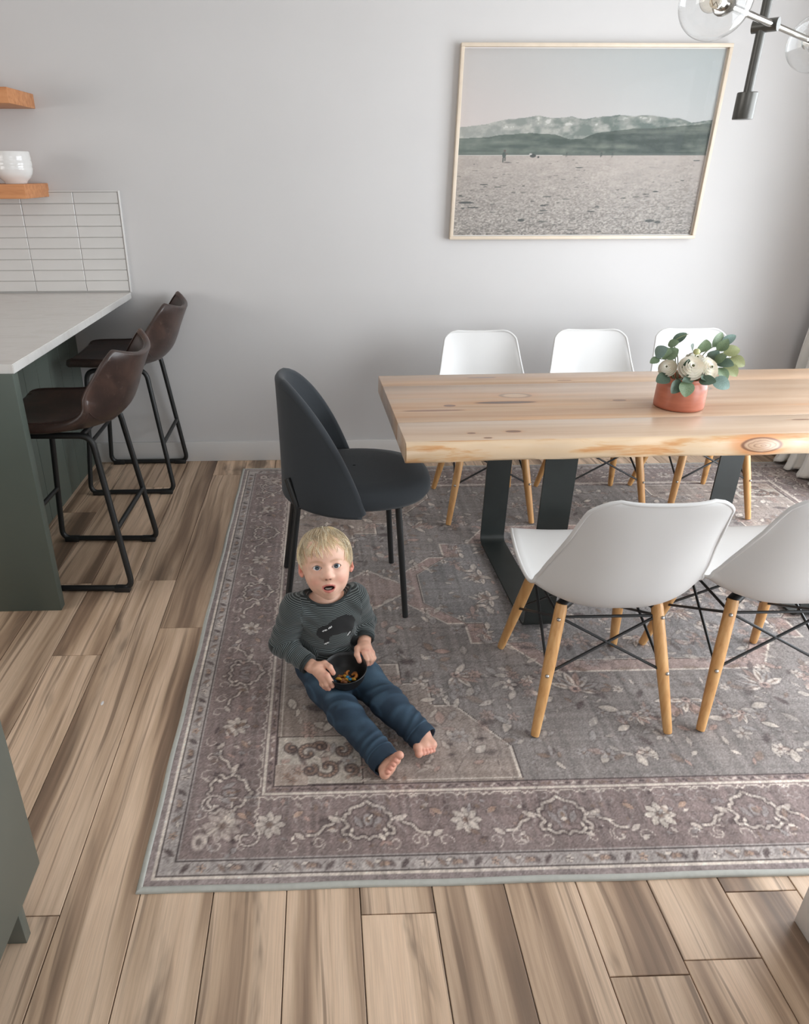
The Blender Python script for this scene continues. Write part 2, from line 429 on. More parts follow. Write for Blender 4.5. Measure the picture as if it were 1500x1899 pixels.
m_green2 = simple('foreground_green_paint', rgb(90, 94, 87), .40, var=.02, nscale=8)
cab = thing('kitchen_cabinet', 'plain grey-green kitchen cabinet with recessed toe kick on the plank floor', 'cabinet', (-.95, .5, 0))
for nm, b_, mt in (('body', (-1.25, -.645, -.30, 1.063, .105, .872), m_green2), ('door', (-.645, -.625, -.298, .360, .108, .868), m_green2), ('door', (-.645, -.625, .364, 1.063, .108, .868), m_green2),
                  ('base_plate', (-1.23, -.634, .955, .978, 0, .105), m_green2), ('toe_kick', (-.715, -.70, -.28, .955, 0, .105), m_green2)):
    o = MB().box(*b_, .0015).build(nm, mt, cab); o.location = (.95, -.5, 0)
tag(MB().box(-1.27, -.615, -.32, 1.073, .872, .902, .002).build('cabinet_worktop', m_quartz), 'white worktop slab on the plain foreground kitchen cabinet', 'countertop')

m_whitelac = simple('white_lacquer', rgb(244, 244, 244), .35, var=.01)
wb = thing('storage_bench', 'smooth white storage box standing on the planks in front of the rug', 'box', (1.25, .7, 0))
o = MB().box(1.003, 1.55, .42, .955, 0, .41, .003).build('body', m_whitelac, wb); o.location = (-1.25, -.7, 0)
o = MB().box(.995, 1.56, .41, .963, .412, .432, .003).build('lid', m_whitelac, wb); o.location = (-1.25, -.7, 0)

# ------------------------------------------------------------------ curtain by the patio door, hem resting on the rug
t = NT('curtain_linen'); v = t.coord()
t.bump(t.noise(t.map(v, (300, 300, 300)), 1, 2), .1, .001)
m_curt = t.fin(t.ramp(t.noise(t.map(v, (8, 8, 1)), 2, 3), [(.3, rgb(214, 212, 206)), (.7, rgb(228, 226, 221))]), .9)
cur = thing('curtain', 'white linen curtain hanging at the patio door with its hem folded on the rug', 'curtain', (2.50, 3.35, 0))
P = []
nz, nu = 40, 120
for i in range(nz + 1):
    t_ = i / nz; z = .016 + (2.28 - .016) * (1 - (1 - t_) ** 1.7) if i else .016
    z = .014 + 2.266 * t_ ** 1.35
    spread = 1 + .35 * math.exp(-z / .12)
    row = []
    for j in range(nu + 1):
        u = j / nu
        y = 3.02 + .60 * u - 3.35
        amp = .026 * (1 + .35 * math.exp(-z / .15))
        x = 2.535 - 2.50 - .030 * math.exp(-z / .05) + amp * math.sin(u * 2 * PI * 5.5 + .6 * math.sin(3 * z)) + .006 * math.sin(u * 31 + z * 9)
        row.append((x, y * 1.0 + .008 * math.sin(z * 5 + j), z + (.012 * (1 + math.sin(u * 33 + 1)) if z < .03 else 0)))
    P.append(row)
o = MB().grid(P).build('panel', m_curt, cur, ang=None)
sm = o.modifiers.new('thickness', 'SOLIDIFY'); sm.thickness = .003
m_blk = simple('black_metal', rgb(26, 27, 27), .45, .0, var=.05)
o = MB().tube([(2.535 - 2.5, .25 - 3.35, 2.30), (2.535 - 2.5, 3.64 - 3.35, 2.30)], .010).build('rod', m_blk, cur)
MB().box(2.535 - 2.5 - .008, XR - 2.5, 3.60 - 3.35, 3.615 - 3.35, 2.29, 2.31).build('rod_bracket', m_blk, cur, smooth=False)
# ------------------------------------------------------------------ rug: flat woven print carried as a colour attribute on a fine mesh
def build_rug():
    x0, x1, y0, y1 = RUG
    b = .011                                   # binding
    hx = .0038
    gx = np.arange(x0 + b, x1 - b + 1e-6, hx, dtype=np.float32); gy = np.arange(y0 + b, y1 - b + 1e-6, hx, dtype=np.float32)
    nx, ny = len(gx), len(gy)
    Xc, Yc = (x0 + x1) / 2, (y0 + y1) / 2
    GX, GY = np.meshgrid(gx, gy)
    rng = np.random.default_rng(7)
    def vnoise(sx, sy, seed):
        r = np.random.default_rng(seed); a = r.random((int((y1 - y0) / sy) + 3, int((x1 - x0) / sx) + 3)).astype(np.float32)
        u = (gx - x0) / sx; w = (gy - y0) / sy
        iu = u.astype(int); iw = w.astype(int); fu = u - iu; fw_ = w - iw
        fu = fu * fu * (3 - 2 * fu); fw_ = fw_ * fw_ * (3 - 2 * fw_)
        A = a[np.ix_(iw, iu)]; B = a[np.ix_(iw, iu + 1)]; C_ = a[np.ix_(iw + 1, iu)]; D = a[np.ix_(iw + 1, iu + 1)]
        fu = fu[None, :]; fw_ = fw_[:, None]
        return (A * (1 - fu) + B * fu) * (1 - fw_) + (C_ * (1 - fu) + D * fu) * fw_
    I = np.zeros((ny, nx, 3), np.float32)
    e = np.minimum(np.minimum(GX - x0, x1 - GX), np.minimum(GY - y0, y1 - GY))
    FIELD = np.array((126, 120, 117)); BORD = np.array((124, 110, 107)); GUARD = np.array((160, 153, 149)); MAUVE = np.array((134, 123, 121))
    CRM = np.array((206, 196, 185)); DRK = np.array((66, 55, 54)); PNK = np.array((160, 134, 124)); PEACH = np.array((172, 144, 124)); GRY = np.array((146, 142, 140)); BRN = np.array((120, 100, 88))
    L = [0, .030, .034, .038, .074, .078, .082, .262, .270, .292, .296]
    cols = [MAUVE, CRM * .98, DRK, GUARD, DRK, GUARD * .95, BORD, CRM * .95, BORD * 1.06, DRK, FIELD]
    for k, c in enumerate(cols):
        I[e >= L[k]] = c
    # field zones: spandrel corners in cream/peach, central medallion with pink band
    ax = np.abs(GX - Xc); ay = np.abs(GY - Yc)
    W2, H2 = (x1 - x0) / 2 - .296, (y1 - y0) / 2 - .296
    inf = e >= .296
    ux, uy = W2 - ax, H2 - ay                   # distance from the field's corner
    def outline(m, w):
        o = np.zeros_like(m)
        for d in range(1, w + 1):
            for ax_ in (0, 1):
                for s_ in (-d, d): o |= m & ~np.roll(m, s_, ax_)
        return o
    st = np.where(uy < .12, .66, np.where(uy < .30, .66 - (uy - .12) * .75, np.where(uy < .40, .46, np.where(uy < .50, .38, np.where(uy < .62, .27, np.where(uy < .74, .16, .0))))))
    sp = inf & (ux < st)
    I[sp] = np.array((142, 130, 122))
    I[outline(sp, 3) & (e > .30)] = CRM * .9; I[outline(sp, 1) & (e > .30)] = DRK
    cr = sp & (ux < .235) & (uy < .175); I[cr] = np.array((176, 168, 158)); I[outline(cr, 1)] = DRK * 1.2
    cr = sp & (ux < .085) & (uy < .07); I[cr] = np.array((160, 146, 136))
    # medallion: stepped hexagon with pink band
    wm = np.where(ay < .10, .78, np.where(ay < .24, .78 - (ay - .10) * 1.0, np.where(ay < .36, .58, np.where(ay < .52, .46 - (ay - .36) * .7, 0))))
    m1 = inf & (ax < wm) & (ay < .52); m2 = inf & (ax < wm - .07) & (ay < .46)
    I[m1] = np.array((152, 132, 126)); I[outline(m1, 2)] = CRM * .95; I[m2] = np.array((119, 117, 117)); I[outline(m2, 2)] = CRM * .85; I[outline(m2, 1)] = DRK
    # pendants left/right of the medallion
    pe = inf & ((np.abs(ax - .90) / .17 + ay / .14) < 1); I[pe] = np.array((146, 128, 122))
    pe = inf & (np.abs((np.abs(ax - .90) / .17 + ay / .14) - 1) < .04); I[pe] = CRM * .9

    def win(cx, cy, r):
        a, c = np.searchsorted(gx, (cx - r, cx + r)); d, f_ = np.searchsorted(gy, (cy - r, cy + r))
        if a >= c or d >= f_: return None
        return slice(d, f_), slice(a, c)
    def blend(sl, m, col):
        I[sl] = I[sl] * (1 - m[..., None]) + col * m[..., None]
    def petal(cx, cy, L_, w, ang, col, al=.9, edge=True):
        sl = win(cx, cy, max(L_, w) * .75 + .01)
        if sl is None: return
        x = GX[sl] - cx; y = GY[sl] - cy; c, s = math.cos(ang), math.sin(ang)
        u = (x * c + y * s) / (L_ / 2); v = (-x * s + y * c) / (w / 2)
        d = np.abs(v) + u * u - 1          # lens
        if edge:
            blend(sl, np.clip(1 - np.abs(d - .12) / .28, 0, 1) * .55 * al, DRK)
        blend(sl, np.clip(-d * 4, 0, 1) * al, col)
    def disc(cx, cy, rx, ry, col, al=.9, edge=True, ang=0):
        sl = win(cx, cy, max(rx, ry) * 1.5 + .006)
        if sl is None: return
        x = GX[sl] - cx; y = GY[sl] - cy; c, s = math.cos(ang), math.sin(ang)
        d = np.sqrt(((x * c + y * s) / rx) ** 2 + ((-x * s + y * c) / ry) ** 2) - 1
        if edge: blend(sl, np.clip(1 - np.abs(d - .1) / .3, 0, 1) * .5 * al, DRK)
        blend(sl, np.clip(-d * 3, 0, 1) * al, col)
    def stroke(pts, w, col, al=.85, edge=0.0):
        for a, c in zip(pts[:-1], pts[1:]):
            mx, my = (a[0] + c[0]) / 2, (a[1] + c[1]) / 2
            r = math.hypot(a[0] - c[0], a[1] - c[1]) / 2 + w * 1.6 + .004
            sl = win(mx, my, r)
            if sl is None: continue
            dx, dy = c[0] - a[0], c[1] - a[1]; q = dx * dx + dy * dy + 1e-9
            t_ = np.clip(((GX[sl] - a[0]) * dx + (GY[sl] - a[1]) * dy) / q, 0, 1)
            d = np.hypot(GX[sl] - a[0] - t_ * dx, GY[sl] - a[1] - t_ * dy)
            if edge: blend(sl, np.clip(1 - np.abs(d - w * .75) / (w * .5), 0, 1) * edge, DRK)
            blend(sl, np.clip((w * .62 - d) / .0022, 0, 1) * al, col)
    def spiral(cx, cy, r, a0, turns, sgn):
        return [(cx + r * (1 - .8 * k / 14) * math.cos(a0 + sgn * turns * 2 * PI * k / 14), cy + r * (1 - .8 * k / 14) * math.sin(a0 + sgn * turns * 2 * PI * k / 14)) for k in range(15)]
    def flower(cx, cy, r, n, col, al=.85, a0=0.0, core=None):
        for k in range(n):
            a = a0 + 2 * PI * k / n
            petal(cx + math.cos(a) * r * .55, cy + math.sin(a) * r * .55, r * .9, r * .5, a, col, al)
        disc(cx, cy, r * .22, r * .22, BRN if core is None else core, al)
    def T(cx, cy, ang, mir, pts):
        c, s = math.cos(ang), math.sin(ang)
        return [(cx + (mir * px) * c - py * s, cy + (mir * px) * s + py * c) for px, py in pts]
    def cartouche(cx, cy, ang, al=.8, sc=1.0):
        """scrolled cream lozenge pointing inward (+y local)"""
        for m in (-1, 1):
            p = [(0, .066), (.016, .052), (.040, .044), (.046, .028), (.056, .024), (.058, .006), (.050, -.010), (.062, -.020), (.060, -.034), (.046, -.032), (.040, -.020)]
            stroke(T(cx, cy, ang, m, [(a * sc, b * sc) for a, b in crom(p, 30)]), .0085, CRM, al, .35)
            p = [(.0, -.050), (.014, -.040), (.030, -.046), (.046, -.034)]
            stroke(T(cx, cy, ang, m, [(a * sc, b * sc) for a, b in crom(p, 16)]), .0075, CRM, al, .3)
            p = [(.058, .006), (.080, .016), (.088, -.002), (.108, -.010), (.124, -.030), (.150, -.034)]
            stroke(T(cx, cy, ang, m, [(a * sc, b * sc) for a, b in crom(p, 22)]), .0075, CRM, al * .9, .3)
            p = T(cx, cy, ang, m, [(.084, .012)])[0]; petal(p[0], p[1], .040, .018, ang + m * .5, CRM, al * .8)
            p = T(cx, cy, ang, m, [(.024, .002)])[0]; petal(p[0], p[1], .044, .018, ang + PI / 2 - m * .5, GRY, al * .8)
            stroke(T(cx, cy, ang, m, [(.03, -.075), (.055, -.045)]), .006, GUARD, al * .5)
        p = T(cx, cy, ang, 1, [(0, .008)])[0]; disc(p[0], p[1], .013, .020, GRY, al, ang=ang); disc(p[0], p[1], .007, .011, BRN, al, False, ang)
    def rosette(cx, cy, ang, al):
        flower(cx, cy, .042, 8, CRM * .92, al, ang)
        for m in (-1, 1):
            for q in ((.07, .03), (.075, -.035)):
                p = T(cx, cy, ang, m, [q])[0]; petal(p[0], p[1], .034, .016, ang + m * (.6 if q[1] > 0 else -.6), PEACH if q[1] > 0 else CRM, al * .8)
    # main border
    def border(axis, sign, part):
        half = ((x1 - x0) if axis == 0 else (y1 - y0)) / 2
        step = .244; n = int(half / step) + 1
        ang = {(0, -1): 0, (0, 1): PI, (1, -1): -PI / 2, (1, 1): PI / 2}[(axis, sign)]
        c0 = .172
        for k in (range(-n, n + 1) if part == 0 else ()):
            s_ = k * step
            if abs(s_) > half - .15: continue
            pos = (Xc + s_, (y0 + c0) if sign < 0 else (y1 - c0)) if axis == 0 else ((x0 + c0) if sign < 0 else (x1 - c0), Yc + s_)
            al = .72 + .28 * rng.random()
            if k % 2 == 0: cartouche(*pos, ang, al)
            else: rosette(*pos, ang, al)
            for q in range(22):
                dx, dy = rng.uniform(-.14, .14), rng.uniform(-.07, .075)
                p = T(pos[0], pos[1], ang, 1, [(dx + .136, dy)])[0]
                col = [CRM, PNK, DRK * 1.15, GRY, BRN][rng.integers(5)]
                petal(p[0], p[1], rng.uniform(.012, .034), rng.uniform(.007, .016), rng.uniform(0, PI), col, rng.uniform(.4, .9))
            # vine linking
            v_ = [(.15, -.034), (.175, .0), (.136 + .06, .045), (.24, .05)]
            for m in (-1, 1):
                stroke(T(pos[0], pos[1], ang, m, [tuple(a) for a in crom(v_, 14)]), .0045, GUARD, .4)
            for m in (-1, 1):
                for q0 in ((.06, -.06), (.11, .055), (.125, -.055), (.03, .075)):
                    sp_ = [(px, py) for px, py in spiral(q0[0], q0[1], .022, rng.uniform(0, 6), .8, m)]
                    stroke(T(pos[0], pos[1], ang, m, sp_), .0042, GUARD if q0[1] > 0 else CRM, .55)
            # scalloped inner edge
            for m in range(4):
                xx = -.136 + m * .068
                pts = [(xx, .085), (xx + .008, .077), (xx + .020, .086), (xx + .05, .086), (xx + .060, .077), (xx + .068, .085)]
                stroke(T(pos[0], pos[1], ang, 1, pts), .005, CRM, .75)
        if part == 0: return
        # outer guard with leaves and tiny flowers
        s_ = -half + .10; k = 0
        while s_ < half - .09:
            pos = (Xc + s_, (y0 + .056) if sign < 0 else (y1 - .056)) if axis == 0 else ((x0 + .056) if sign < 0 else (x1 - .056), Yc + s_)
            kind = k % 4
            if kind == 0: petal(*pos, .034, .013, ang + .9, DRK * 1.1, .8)
            elif kind == 1: flower(*pos, .013, 5, PEACH if k % 8 < 4 else CRM, .8, core=DRK)
            elif kind == 2:
                petal(pos[0], pos[1], .030, .012, ang - .8, BRN, .75); p = T(*pos, ang, 1, [(.018, .006)])[0]; petal(*p, .022, .010, ang + .4, CRM, .8)
            else:
                p = T(*pos, ang, 1, [(-.01, 0), (.01, 0)]); petal(*p[0], .024, .014, ang + .7, BRN * 1.1, .8); petal(*p[1], .024, .014, ang - .7, DRK * 1.2, .7); disc(*pos, .008, .006, PEACH, .8)
            stroke(T(*pos, ang, 1, [(-.03, -.012), (-.012, .008), (.012, -.010), (.03, .012)]), .0024, DRK, .45)
            s_ += rng.uniform(.036, .05); k += 1
        # inner guard scribble
        s_ = -half + .29
        while s_ < half - .29:
            pos = (Xc + s_, (y0 + .281) if sign < 0 else (y1 - .281)) if axis == 0 else ((x0 + .281) if sign < 0 else (x1 - .281), Yc + s_)
            petal(*pos, .020, .008, ang + rng.uniform(-1, 1), [DRK, CRM, BRN][rng.integers(3)], .65, False); s_ += .0165
    for axis in (0, 1):
        for sign in (-1, 1): border(axis, sign, 0)
    # corner blossoms of the main border
    for sx in (-1, 1):
        for sy in (-1, 1):
            cx, cy = Xc + sx * ((x1 - x0) / 2 - .172), Yc + sy * ((y1 - y0) / 2 - .172)
            a0 = math.atan2(-sy, -sx)
            flower(cx, cy, .052, 9, CRM, .45, .3)
            for m in (-1, 1):
                stroke([tuple(q) for q in T(cx, cy, a0, 1, spiral(.02, m * .07, .035, 0, .9, m))], .006, CRM, .65, .3)
            disc(cx - sx * -.05, cy - sy * -.045, .02, .028, CRM, .6); disc(cx - sx * -.05, cy - sy * -.045, .009, .013, DRK, .6, False)
    for k in range(6): I[(e >= L[k]) & (e < L[k + 1])] = cols[k]
    for k in (7, 8, 9): I[(e >= L[k]) & (e < L[k + 1])] = cols[k]
    for axis in (0, 1):
        for sign in (-1, 1): border(axis, sign, 1)
    # field motifs, mirrored in four quarters: (ax, ay) from the centre
    def four(fn):
        for sx in (-1, 1):
            for sy in (-1, 1): fn(sx, sy)
    def leaf_at(ax_, ay_, L_, w, ang, col, al=.85):
        def g_(sx, sy):
            a = math.atan2(sy * math.sin(ang), sx * math.cos(ang))
            petal(Xc + sx * ax_, Yc + sy * ay_, L_, w, a, col, al)
        four(g_)
    def palm(ax_, ay_, s_, ang, al=.85):
        def g_(sx, sy):
            cx, cy = Xc + sx * ax_, Yc + sy * ay_
            for k, (da, l, w, col) in enumerate([(-1.5, 1.0, .34, CRM), (-.95, 1.15, .34, GRY), (-.45, 1.2, .34, CRM), (0, 1.25, .36, PNK), (.45, 1.2, .34, CRM), (.95, 1.15, .34, GRY), (1.5, 1.0, .34, CRM)]):
                a = math.atan2(sy * math.sin(ang + da), sx * math.cos(ang + da))
                petal(cx + math.cos(a) * s_ * .5, cy + math.sin(a) * s_ * .5, l * s_, w * s_, a, col * .97, al)
                petal(cx + math.cos(a) * s_ * .55, cy + math.sin(a) * s_ * .55, l * s_ * .5, w * s_ * .35, a, BRN * .95, al * .8, False)
            disc(cx, cy, .25 * s_, .22 * s_, PNK, al); disc(cx, cy, .11 * s_, .1 * s_, DRK, al, False)
        four(g_)
    palm(.30, .60, .080, -1.9); palm(.02, .66, .060, 1.57); palm(.66, .52, .070, 2.6); palm(.95, .38, .05, .6); palm(.16, .72, .045, 2.2); palm(1.02, .20, .055, 1.2)
    palm(.20, .18, .07, .8); palm(.45, .08, .06, 0); palm(.0, .34, .055, 1.57); palm(.52, .30, .04, 2.0); palm(.02, .04, .07, .4)
    rr = np.random.default_rng(11)
    for k in range(430):
        a_, b_ = rr.uniform(.02, W2 - .03), rr.uniform(.02, H2 - .03)
        L_ = rr.uniform(.022, .062); col = [CRM * .96, GRY, PNK, BRN, DRK * 1.15, CRM * .9][rr.integers(6)]
        leaf_at(a_, b_, L_, L_ * rr.uniform(.3, .55), rr.uniform(0, PI), col, rr.uniform(.45, .95))
    for k in range(80):
        a_, b_ = rr.uniform(.05, W2 - .05), rr.uniform(.05, H2 - .05); s_ = rr.uniform(.018, .032)
        c_ = [CRM, PNK, GRY][rr.integers(3)]; n_ = int(rr.integers(5, 8)); al_ = rr.uniform(.45, .8)
        four(lambda sx, sy: flower(Xc + sx * a_, Yc + sy * b_, s_, n_, c_, al_))
    for k in range(90):   # thin dark vines
        a_, b_ = rr.uniform(.1, W2 - .1), rr.uniform(.1, H2 - .1); th = rr.uniform(0, 2 * PI); pts = [(a_, b_)]
        for q in range(9):
            th += rr.uniform(-.5, .6); a_ += .026 * math.cos(th); b_ += .026 * math.sin(th); pts.append((a_, b_))
        four(lambda sx, sy: stroke([(Xc + sx * p, Yc + sy * q) for p, q in pts], .0032, DRK * 1.1, .5))
    # corner scrolls inside the pale spandrel squares
    def scr(sx, sy):
        kx, ky = Xc + sx * W2, Yc + sy * H2            # the field's corner
        for q in range(30):
            ox, oy = rr.uniform(.01, .50), rr.uniform(.01, .17)
            petal(kx - sx * ox, ky - sy * oy, rr.uniform(.014, .034), .012, rr.uniform(0, PI), [BRN * 1.1, DRK * 1.2, PNK, CRM][rr.integers(4)], .7)
        for (ox, oy, r, a0, sg) in ((.085, .112, .034, .4, 1), (.140, .058, .034, 3.6, 1), (.180, .120, .026, 1.0, -1), (.200, .050, .020, 5.0, 1), (.040, .130, .018, 2.0, 1), (.120, .135, .018, 3.0, -1), (.090, .050, .020, 1.0, -1)):
            pts = [(kx - sx * px, ky - sy * py) for px, py in spiral(ox, oy, r, a0, .95, sg)]
            stroke(pts, .0085, BRN * 1.28, .85, .55)
        for (ox, oy) in ((.03, .03), (.06, .045), (.045, .015)): flower(kx - sx * ox, ky - sy * oy, .014, 5, BRN * 1.2, .8)
    four(scr)
    # worn, faded patches and the tonal streaks of the weave
    w1_ = vnoise(.30, .24, 1); w2_ = vnoise(.07, .06, 2); w3_ = vnoise(.22, .011, 3); w4_ = vnoise(.011, .22, 4)
    lum = I.mean(2, keepdims=True)
    fade = np.clip((w1_ * .65 + w2_ * .35 - .38) * 1.0, 0, .26)[..., None]
    base = np.where(e[..., None] < .262, BORD, FIELD).astype(np.float32) * .5 + lum * .5
    I = I * (1 - fade) + base * fade
    I *= (1 + (w1_ - .5) * .10 + (w2_ - .5) * .08 + (w3_ - .5) * .12 + (w4_ - .5) * .20)[..., None]
    I += rng.normal(0, 9.0, (ny, nx, 1)).astype(np.float32)
    cols_ = npl(np.clip(I * (1.08, 1.065, 1.06), 20, 235)).reshape(-1, 3)
    Z = np.full_like(GX, .0070)
    V = np.stack([GX, GY, Z], -1).reshape(-1, 3)
    ii = (np.arange(ny - 1)[:, None] * nx + np.arange(nx - 1)[None, :]).ravel()
    F = np.stack([ii, ii + 1, ii + nx + 1, ii + nx], -1)
    return fast_mesh('pile', V, F, cols_)
t = NT('rug_print'); v = t.coord()
_c = t.attr('col').outputs['Color']
_h = t.noise(t.map(v, (900, 240, 1)), 1, 2, .6); _h2 = t.noise(t.map(v, (240, 900, 1)), 1, 2, .6)
_hh = t.ma('ADD', _h, _h2)
_c = t.mix(t.fr(_hh, .7, 1.3, 0, .22), _c, t.mix(.45, _c, rgb(60, 54, 52)))
t.bump(_hh, .25, .0012)
m_rug = t.fin(_c, .95, Sheen_Weight=.15, Sheen_Roughness=.5)
m_bind = simple('rug_binding', rgb(178, 178, 171), .85, var=.06, nscale=60, bump=.3, bscale=500)
rug = thing('area_rug', 'large faded grey and mauve oriental rug with pale edging under the table', 'rug', ((RUG[0] + RUG[1]) / 2, (RUG[2] + RUG[3]) / 2, 0))
_rx, _ry = rug.location.x, rug.location.y
link('pile', build_rug(), m_rug, rug, True, (-_rx, -_ry, 0), ang=None)
def _edge():
    mb = MB(); prof = [(0, .0), (0, .0045), (.0025, .0070), (.008, .0078), (.0135, .0073), (.0135, .0)]
    n = 60; x0, x1, y0, y1 = RUG; rows = []
    corners = [(x0, y0), (x1, y0), (x1, y1), (x0, y1)]
    for ci in range(4):
        a, c = corners[ci], corners[(ci + 1) % 4]
        for k in range(n):
            s_ = k / n; px, py = a[0] + (c[0] - a[0]) * s_, a[1] + (c[1] - a[1]) * s_
            w = .0012 * math.sin(s_ * 47 + ci) * min(1, s_ * 10, (1 - s_) * 10)
            ix = (1 if px < (x0 + x1) / 2 else -1); iy = (1 if py < (y0 + y1) / 2 else -1)
            if k == 0: d = (ix, iy)
            elif ci in (0, 2): d = (0, iy)
            else: d = (ix, 0)
            rows.append([(px + d[0] * (q + w), py + d[1] * (q + w), z) for q, z in prof])
    rows.append(rows[0]); mb.grid(rows); return mb
_edge().build('binding', m_bind, rug, True, (-_rx, -_ry, 0), ang=None)
# ------------------------------------------------------------------ dining table
TBL = (1.235, 2.345); TROT = R(1.7); TZ = .740; TL = 1.0; TTH = .066
def board_mat(name, base, knots, seed):
    t = NT(name); v = t.coord()
    p = t.map(v, (1, 1, 1), (seed * 3.1, seed * 1.7, 0))
    w = t.noise(t.map(p, (.9, 3.5, 3)), 1.0, 3, .5, .3, 'Color')
    pw = t.vm('ADD', p, t.vm('MULTIPLY', t.vm('SUBTRACT', w, (.5, .5, .5)), (0, .05, .05)))
    g = t.noise(t.map(pw, (.55, 24, 24)), 1.0, 4, .55, .2)
    c = t.ramp(g, [(.25, tuple(base[0])), (.45, tuple(base[1])), (.6, tuple(base[2])), (.8, tuple(base[1]))])
    f = t.noise(t.map(p, (6, 260, 260)), 1.0, 2, .6)
    c = t.mix(t.fr(f, .3, .7, 0, .12), c, rgb(150, 110, 80))
    o = t.noise(t.map(pw, (1.2, 9, 9), (5, 2, 0)), 1.0, 3)
    c = t.mix(t.fr(o, .58, .72, 0, .45), c, rgb(196, 146, 100))
    for kx, ky, rx, ry, dark in knots:
        q = t.vm('MULTIPLY', t.vm('SUBTRACT', v, (kx, ky, 0)), (1 / rx, 1 / ry, 0))
        d = t.vm('LENGTH', t.vm('ADD', q, t.vm('MULTIPLY', t.vm('SUBTRACT', w, (.5, .5, .5)), (.8, .8, 0))))
        halo = t.fr(d, 1.9, .7, 0, .55); core = t.fr(d, 1.0, .75, 0, .85); ring = t.ma('MULTIPLY', t.fr(d, .55, .8, 0, 1), t.fr(d, 1.05, .85, 0, 1))
        c = t.mix(halo, c, rgb(190, 142, 106)); c = t.mix(core, c, tuple(dark)); c = t.mix(t.ma('MULTIPLY', ring, .5), c, rgb(90, 66, 54))
    t.bump(f, .05, .0006)
    return t.fin(c, .30, Coat_Weight=.25, Coat_Roughness=.22)
PALE = (rgb(188, 158, 133), rgb(200, 174, 150), rgb(208, 185, 162)); MID = (rgb(170, 136, 109), rgb(186, 156, 130), rgb(197, 170, 145))
table = thing('dining_table', 'pale live-edge plank dining table on black steel U legs', 'table', (TBL[0], TBL[1], 0), TROT)
bounds = [(-.385, -.185), (-.184, .236), (.237, .384)]
knots = {0: [(-.66, -.292, .026, .010, rgb(120, 92, 80)), (-.79, -.30, .014, .006, rgb(110, 84, 70)), (-.75, -.345, .014, .006, rgb(120, 92, 76)), (.40, -.30, .05, .016, rgb(150, 140, 136)), (.30, -.24, .04, .006, rgb(130, 100, 82))],
         1: [(-.54, .085, .062, .032, rgb(196, 168, 140)), (-.60, .005, .115, .014, rgb(96, 88, 90)), (-.80, -.02, .022, .012, rgb(118, 94, 88)), (-.20, .005, .026, .010, rgb(128, 104, 92)), (-.86, -.07, .11, .008, rgb(138, 104, 92)), (.16, .13, .05, .025, rgb(186, 168, 150)), (.55, -.08, .12, .012, rgb(150, 112, 92))],
         2: [(-.60, .33, .06, .008, rgb(128, 118, 118)), (-.30, .27, .03, .006, rgb(150, 124, 110)), (.3, .31, .04, .008, rgb(150, 124, 110))]}
for k, (a, b_) in enumerate(bounds):
    mt = board_mat('table_board_%s' % 'abc'[k], [PALE, MID, MID][k], knots[k], k + 1)
    y0 = a + .022 if k == 0 else a
    o = MB().box(-TL, TL, y0, b_, TZ - TTH, TZ, .0025).build('board', mt, table)
# live edge along the front board
t = NT('live_edge_wood'); v = t.coord()
pw = t.vm('ADD', v, t.vm('MULTIPLY', t.vm('SUBTRACT', t.noise(t.map(v, (5, 20, 20)), 1, 3, .5, 0, 'Color'), (.5, .5, .5)), (0, .03, .03)))
g = t.noise(t.map(pw, (3.2, 30, 30)), 1, 4, .6, .4)
c = t.ramp(g, [(.2, rgb(207, 184, 157)), (.50, rgb(204, 177, 145)), (.60, rgb(194, 150, 104)), (.70, rgb(180, 118, 64))])
sp = t.noise(t.map(v, (22, 60, 60)), 1, 2)
c = t.mix(t.fr(sp, .74, .80, 0, .8), c, rgb(110, 70, 44))
q = t.vm('MULTIPLY', t.vm('SUBTRACT', v, (.075, 0, TZ - .024)), (1 / .066, 0, 1 / .022)); d = t.vm('LENGTH', q)
c = t.mix(t.fr(d, 1.9, 1.0, 0, .75), c, rgb(200, 132, 76)); c = t.mix(t.fr(d, 1.05, .9, 0, 1), c, rgb(122, 80, 56)); c = t.mix(t.fr(d, .9, .75, 0, 1), c, t.ramp(t.ma('FRACT', t.ma('MULTIPLY', t.ma('ADD', d, t.ma('MULTIPLY', t.noise(v, 40, 2), .35)), 4.0)), [(.0, rgb(150, 116, 92)), (.35, rgb(188, 156, 128)), (.9, rgb(180, 146, 118)), (1.0, rgb(150, 116, 92))]))
t.bump(g, .3, .002)
m_live = t.fin(c, .34, Coat_Weight=.2, Coat_Roughness=.25)
P = []
rs = np.random.default_rng(3); ph = rs.uniform(0, 6, 8)
prof = [(-.363, TZ), (-.375, TZ - .001), (-.381, TZ - .006), (-.386, TZ - .016), (-.389, TZ - .032), (-.388, TZ - .050), (-.384, TZ - .058), (-.374, TZ - .0615), (-.363, TZ - .0655)]
for i in range(161):
    x = -TL + 2 * TL * i / 160; row = []
    wv = .004 * math.sin(x * 5 + ph[0]) + .0025 * math.sin(x * 13 + ph[1]) + .0012 * math.sin(x * 31 + ph[2])
    kn = .007 * math.exp(-((x - .075) / .06) ** 2)
    for j, (y, z) in enumerate(prof):
        m_ = 1 if 0 < j < 8 else 0
        row.append((x, y - m_ * (wv + kn * (1 if 2 < j < 6 else .3) + .0016 * math.sin(x * 23 + j * 1.3)), z))
    P.append(row)
mb = MB().grid(P); n0 = len(prof)
mb.f.append(tuple(range(n0))); mb.f.append(tuple(160 * n0 + k for k in range(n0))[::-1])
mb.build('live_edge', m_live, table, ang=50)
m_steel = simple('blackened_steel', rgb(38, 43, 42), .42, .0, var=.12, nscale=14)
